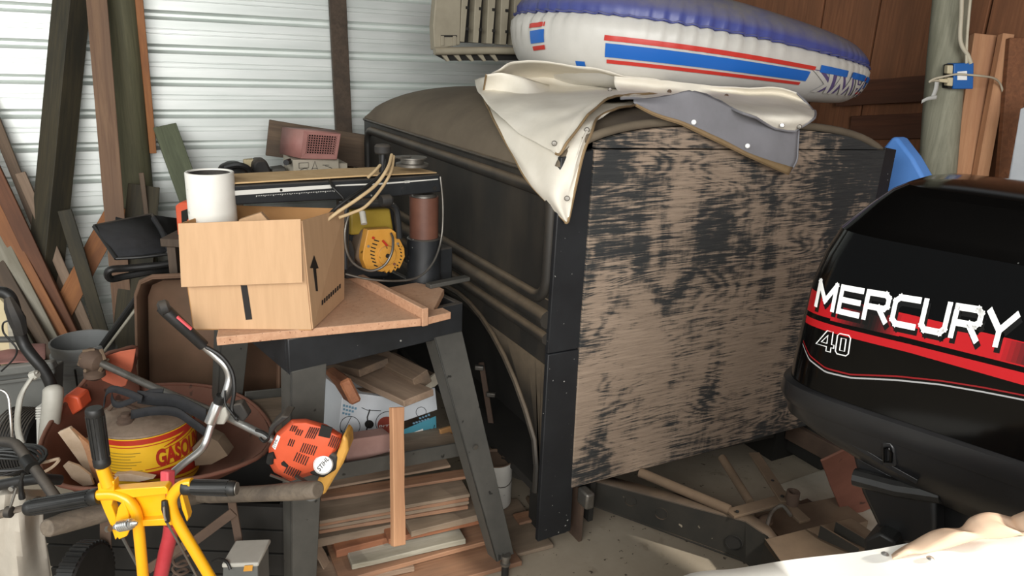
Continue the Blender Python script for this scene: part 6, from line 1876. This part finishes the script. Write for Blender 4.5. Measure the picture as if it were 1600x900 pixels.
def mfn(e, ox=0, oz=0):
    def fn(u, v):
        sh = 1 + .16 * u
        s = qa0[0] + du.x * u + dv.x * v * sh + ox
        z = qa0[1] + du.y * u + dv.y * v * sh + oz
        return cowl_side(s, z, e)
    return fn
strokes('MERCURY', .34, .11, 1, mfn(.0014, .004, -.008), 'letter_shadow', 'decal_black', .27)
strokes('MERCURY', .34, .11, 1, mfn(.0019), 'letter', 'decal_white', .235)
f0, f1 = sz(1272, 545), sz(1326, 556)
f2 = sz(1276, 514)
fd = V((f1[0] - f0[0], f1[1] - f0[1])); fv = V((f2[0] - f0[0], f2[1] - f0[1]))
def nfn(e):
    return lambda u, v: cowl_side(f0[0] + fd.x * u + fv.x * v, f0[1] + fd.y * u + fv.y * v, e)
def numeral(poly_list, name, mat, e, r):
    for pl in poly_list:
        P = [V(p) for p in pl]
        pts = [nfn(e)(p.x, p.y) for p in P]
        MB().tube(pts, r, 5, closed=True).build(name, mat, cowl, smooth=0)
numeral([[(.0, .22), (.30, 1), (.48, 1), (.48, .38), (.56, .38), (.56, .22), (.48, .22), (.48, 0), (.34, 0), (.34, .22)], [(.16, .38), (.34, .38), (.34, .78)],
         [(.62, .12), (.68, 0), (.94, 0), (1, .12), (1, .88), (.94, 1), (.68, 1), (.62, .88)], [(.74, .2), (.88, .2), (.88, .8), (.74, .8)]], 'numeral_outline', 'decal_white', .001, .0011)

# =================================================================== COVERED BOAT IN THE FOREGROUND
boat = thing('covered_boat', 'boat under a sunlit white cover filling the lower right foreground', 'boat', ad(1400, 1500, .8))
edge_px = [(1010, 930, 1.05), (1080, 897, 1.06), (1150, 888, 1.06), (1225, 879, 1.05), (1300, 870, 1.03), (1370, 862, 1.0), (1440, 852, .98), (1520, 846, .96), (1600, 838, .93), (1700, 828, .90), (1800, 815, .88)]
e0 = [ad(*p) for p in edge_px]
rows = []
for k in range(12):
    r_ = []
    for i, p in enumerate(spline(e0, 4)):
        back = -FH * (.055 * k) + ZZ * (.012 * math.sin(k * .5) - .004 * k) - RH * .0
        q = p + back + V((0, 0, .010 * noise.noise(V((p.x * 6, p.y * 6 + k * .5, 2)))))
        r_.append(q)
    rows.append(r_)
over = [p + FH * .012 - ZZ * .06 for p in rows[0]]
over2 = [p + FH * .02 - ZZ * .45 for p in rows[0]]
lside = rows
g = MB().grid([over2, over] + rows)
g.build('cover_top', 'boat_white', boat, solid=.004, smooth=80)
ls = [[r_[0] for r_ in rows], [r_[0] - RH * .03 - ZZ * .06 for r_ in rows], [r_[0] - RH * .05 - ZZ * .35 for r_ in rows]]
MB().grid(ls).build('cover_side', 'boat_white', boat, solid=.004, smooth=80)
hull = [over2[0] - RH * -.05, over2[-1], over2[-1] - FH * .5, over2[0] - FH * .5]
hull = [V((p.x, p.y, .12)) for p in hull]
MB().prism(hull, (0, 0, .4)).build('hull', 'carton', boat, bevel=.02)
for (px, py, d_) in ((1382, 869, .99), (1453, 876, .95)):
    MB().lathe([(0, .003), (.004, .002), (.006, 0)], ad(px, py, d_ - .01) + ZZ * .004, n=12, cap1=False).build('cover_snap', 'alu', boat)
# peach-coloured fabric bunched on the cover at the right
rows = []
crest = [(1395, 862, .99), (1412, 852, .985), (1428, 845, .98), (1450, 838, .975), (1470, 836, .97), (1500, 832, .96), (1516, 816, .955), (1540, 811, .95), (1575, 815, .94), (1590, 806, .93), (1640, 780, .92), (1720, 760, .90)]
foot = [(1398, 866, .965), (1420, 862, .955), (1450, 860, .945), (1480, 852, .94), (1510, 846, .93), (1540, 842, .92), (1570, 840, .91), (1600, 834, .90), (1625, 828, .89), (1650, 824, .88), (1690, 815, .87), (1740, 800, .86)]
back = [(p[0], p[1] + 22, p[2] + .05) for p in crest]
mids = [((a[0] + b[0]) / 2, (a[1] + b[1]) / 2 - 4 * math.sin(i * 2.1), (a[2] + b[2]) / 2 - .012) for i, (a, b) in enumerate(zip(crest, foot))]
rr = [spline([ad(*p) for p in L], 6) for L in (back, crest, mids, foot)]
cols = [spline(list(c), 4) for c in zip(*rr)]
gg = [list(r) for r in zip(*cols)]
for i, r_ in enumerate(gg):
    for j, p in enumerate(r_):
        r_[j] = p + V((0, 0, .018 * noise.noise(V((p.x * 14, p.y * 14, i * .2))))) - FH * (.010 * noise.noise(V((p.x * 20, p.y * 20, 4 + i * .1))))
tag(MB().grid(gg).build('bunched_cloth', 'boat_beige', solid=.004, smooth=80), 'peach-coloured cloth bunched on the white boat cover at the right edge', 'cloth')
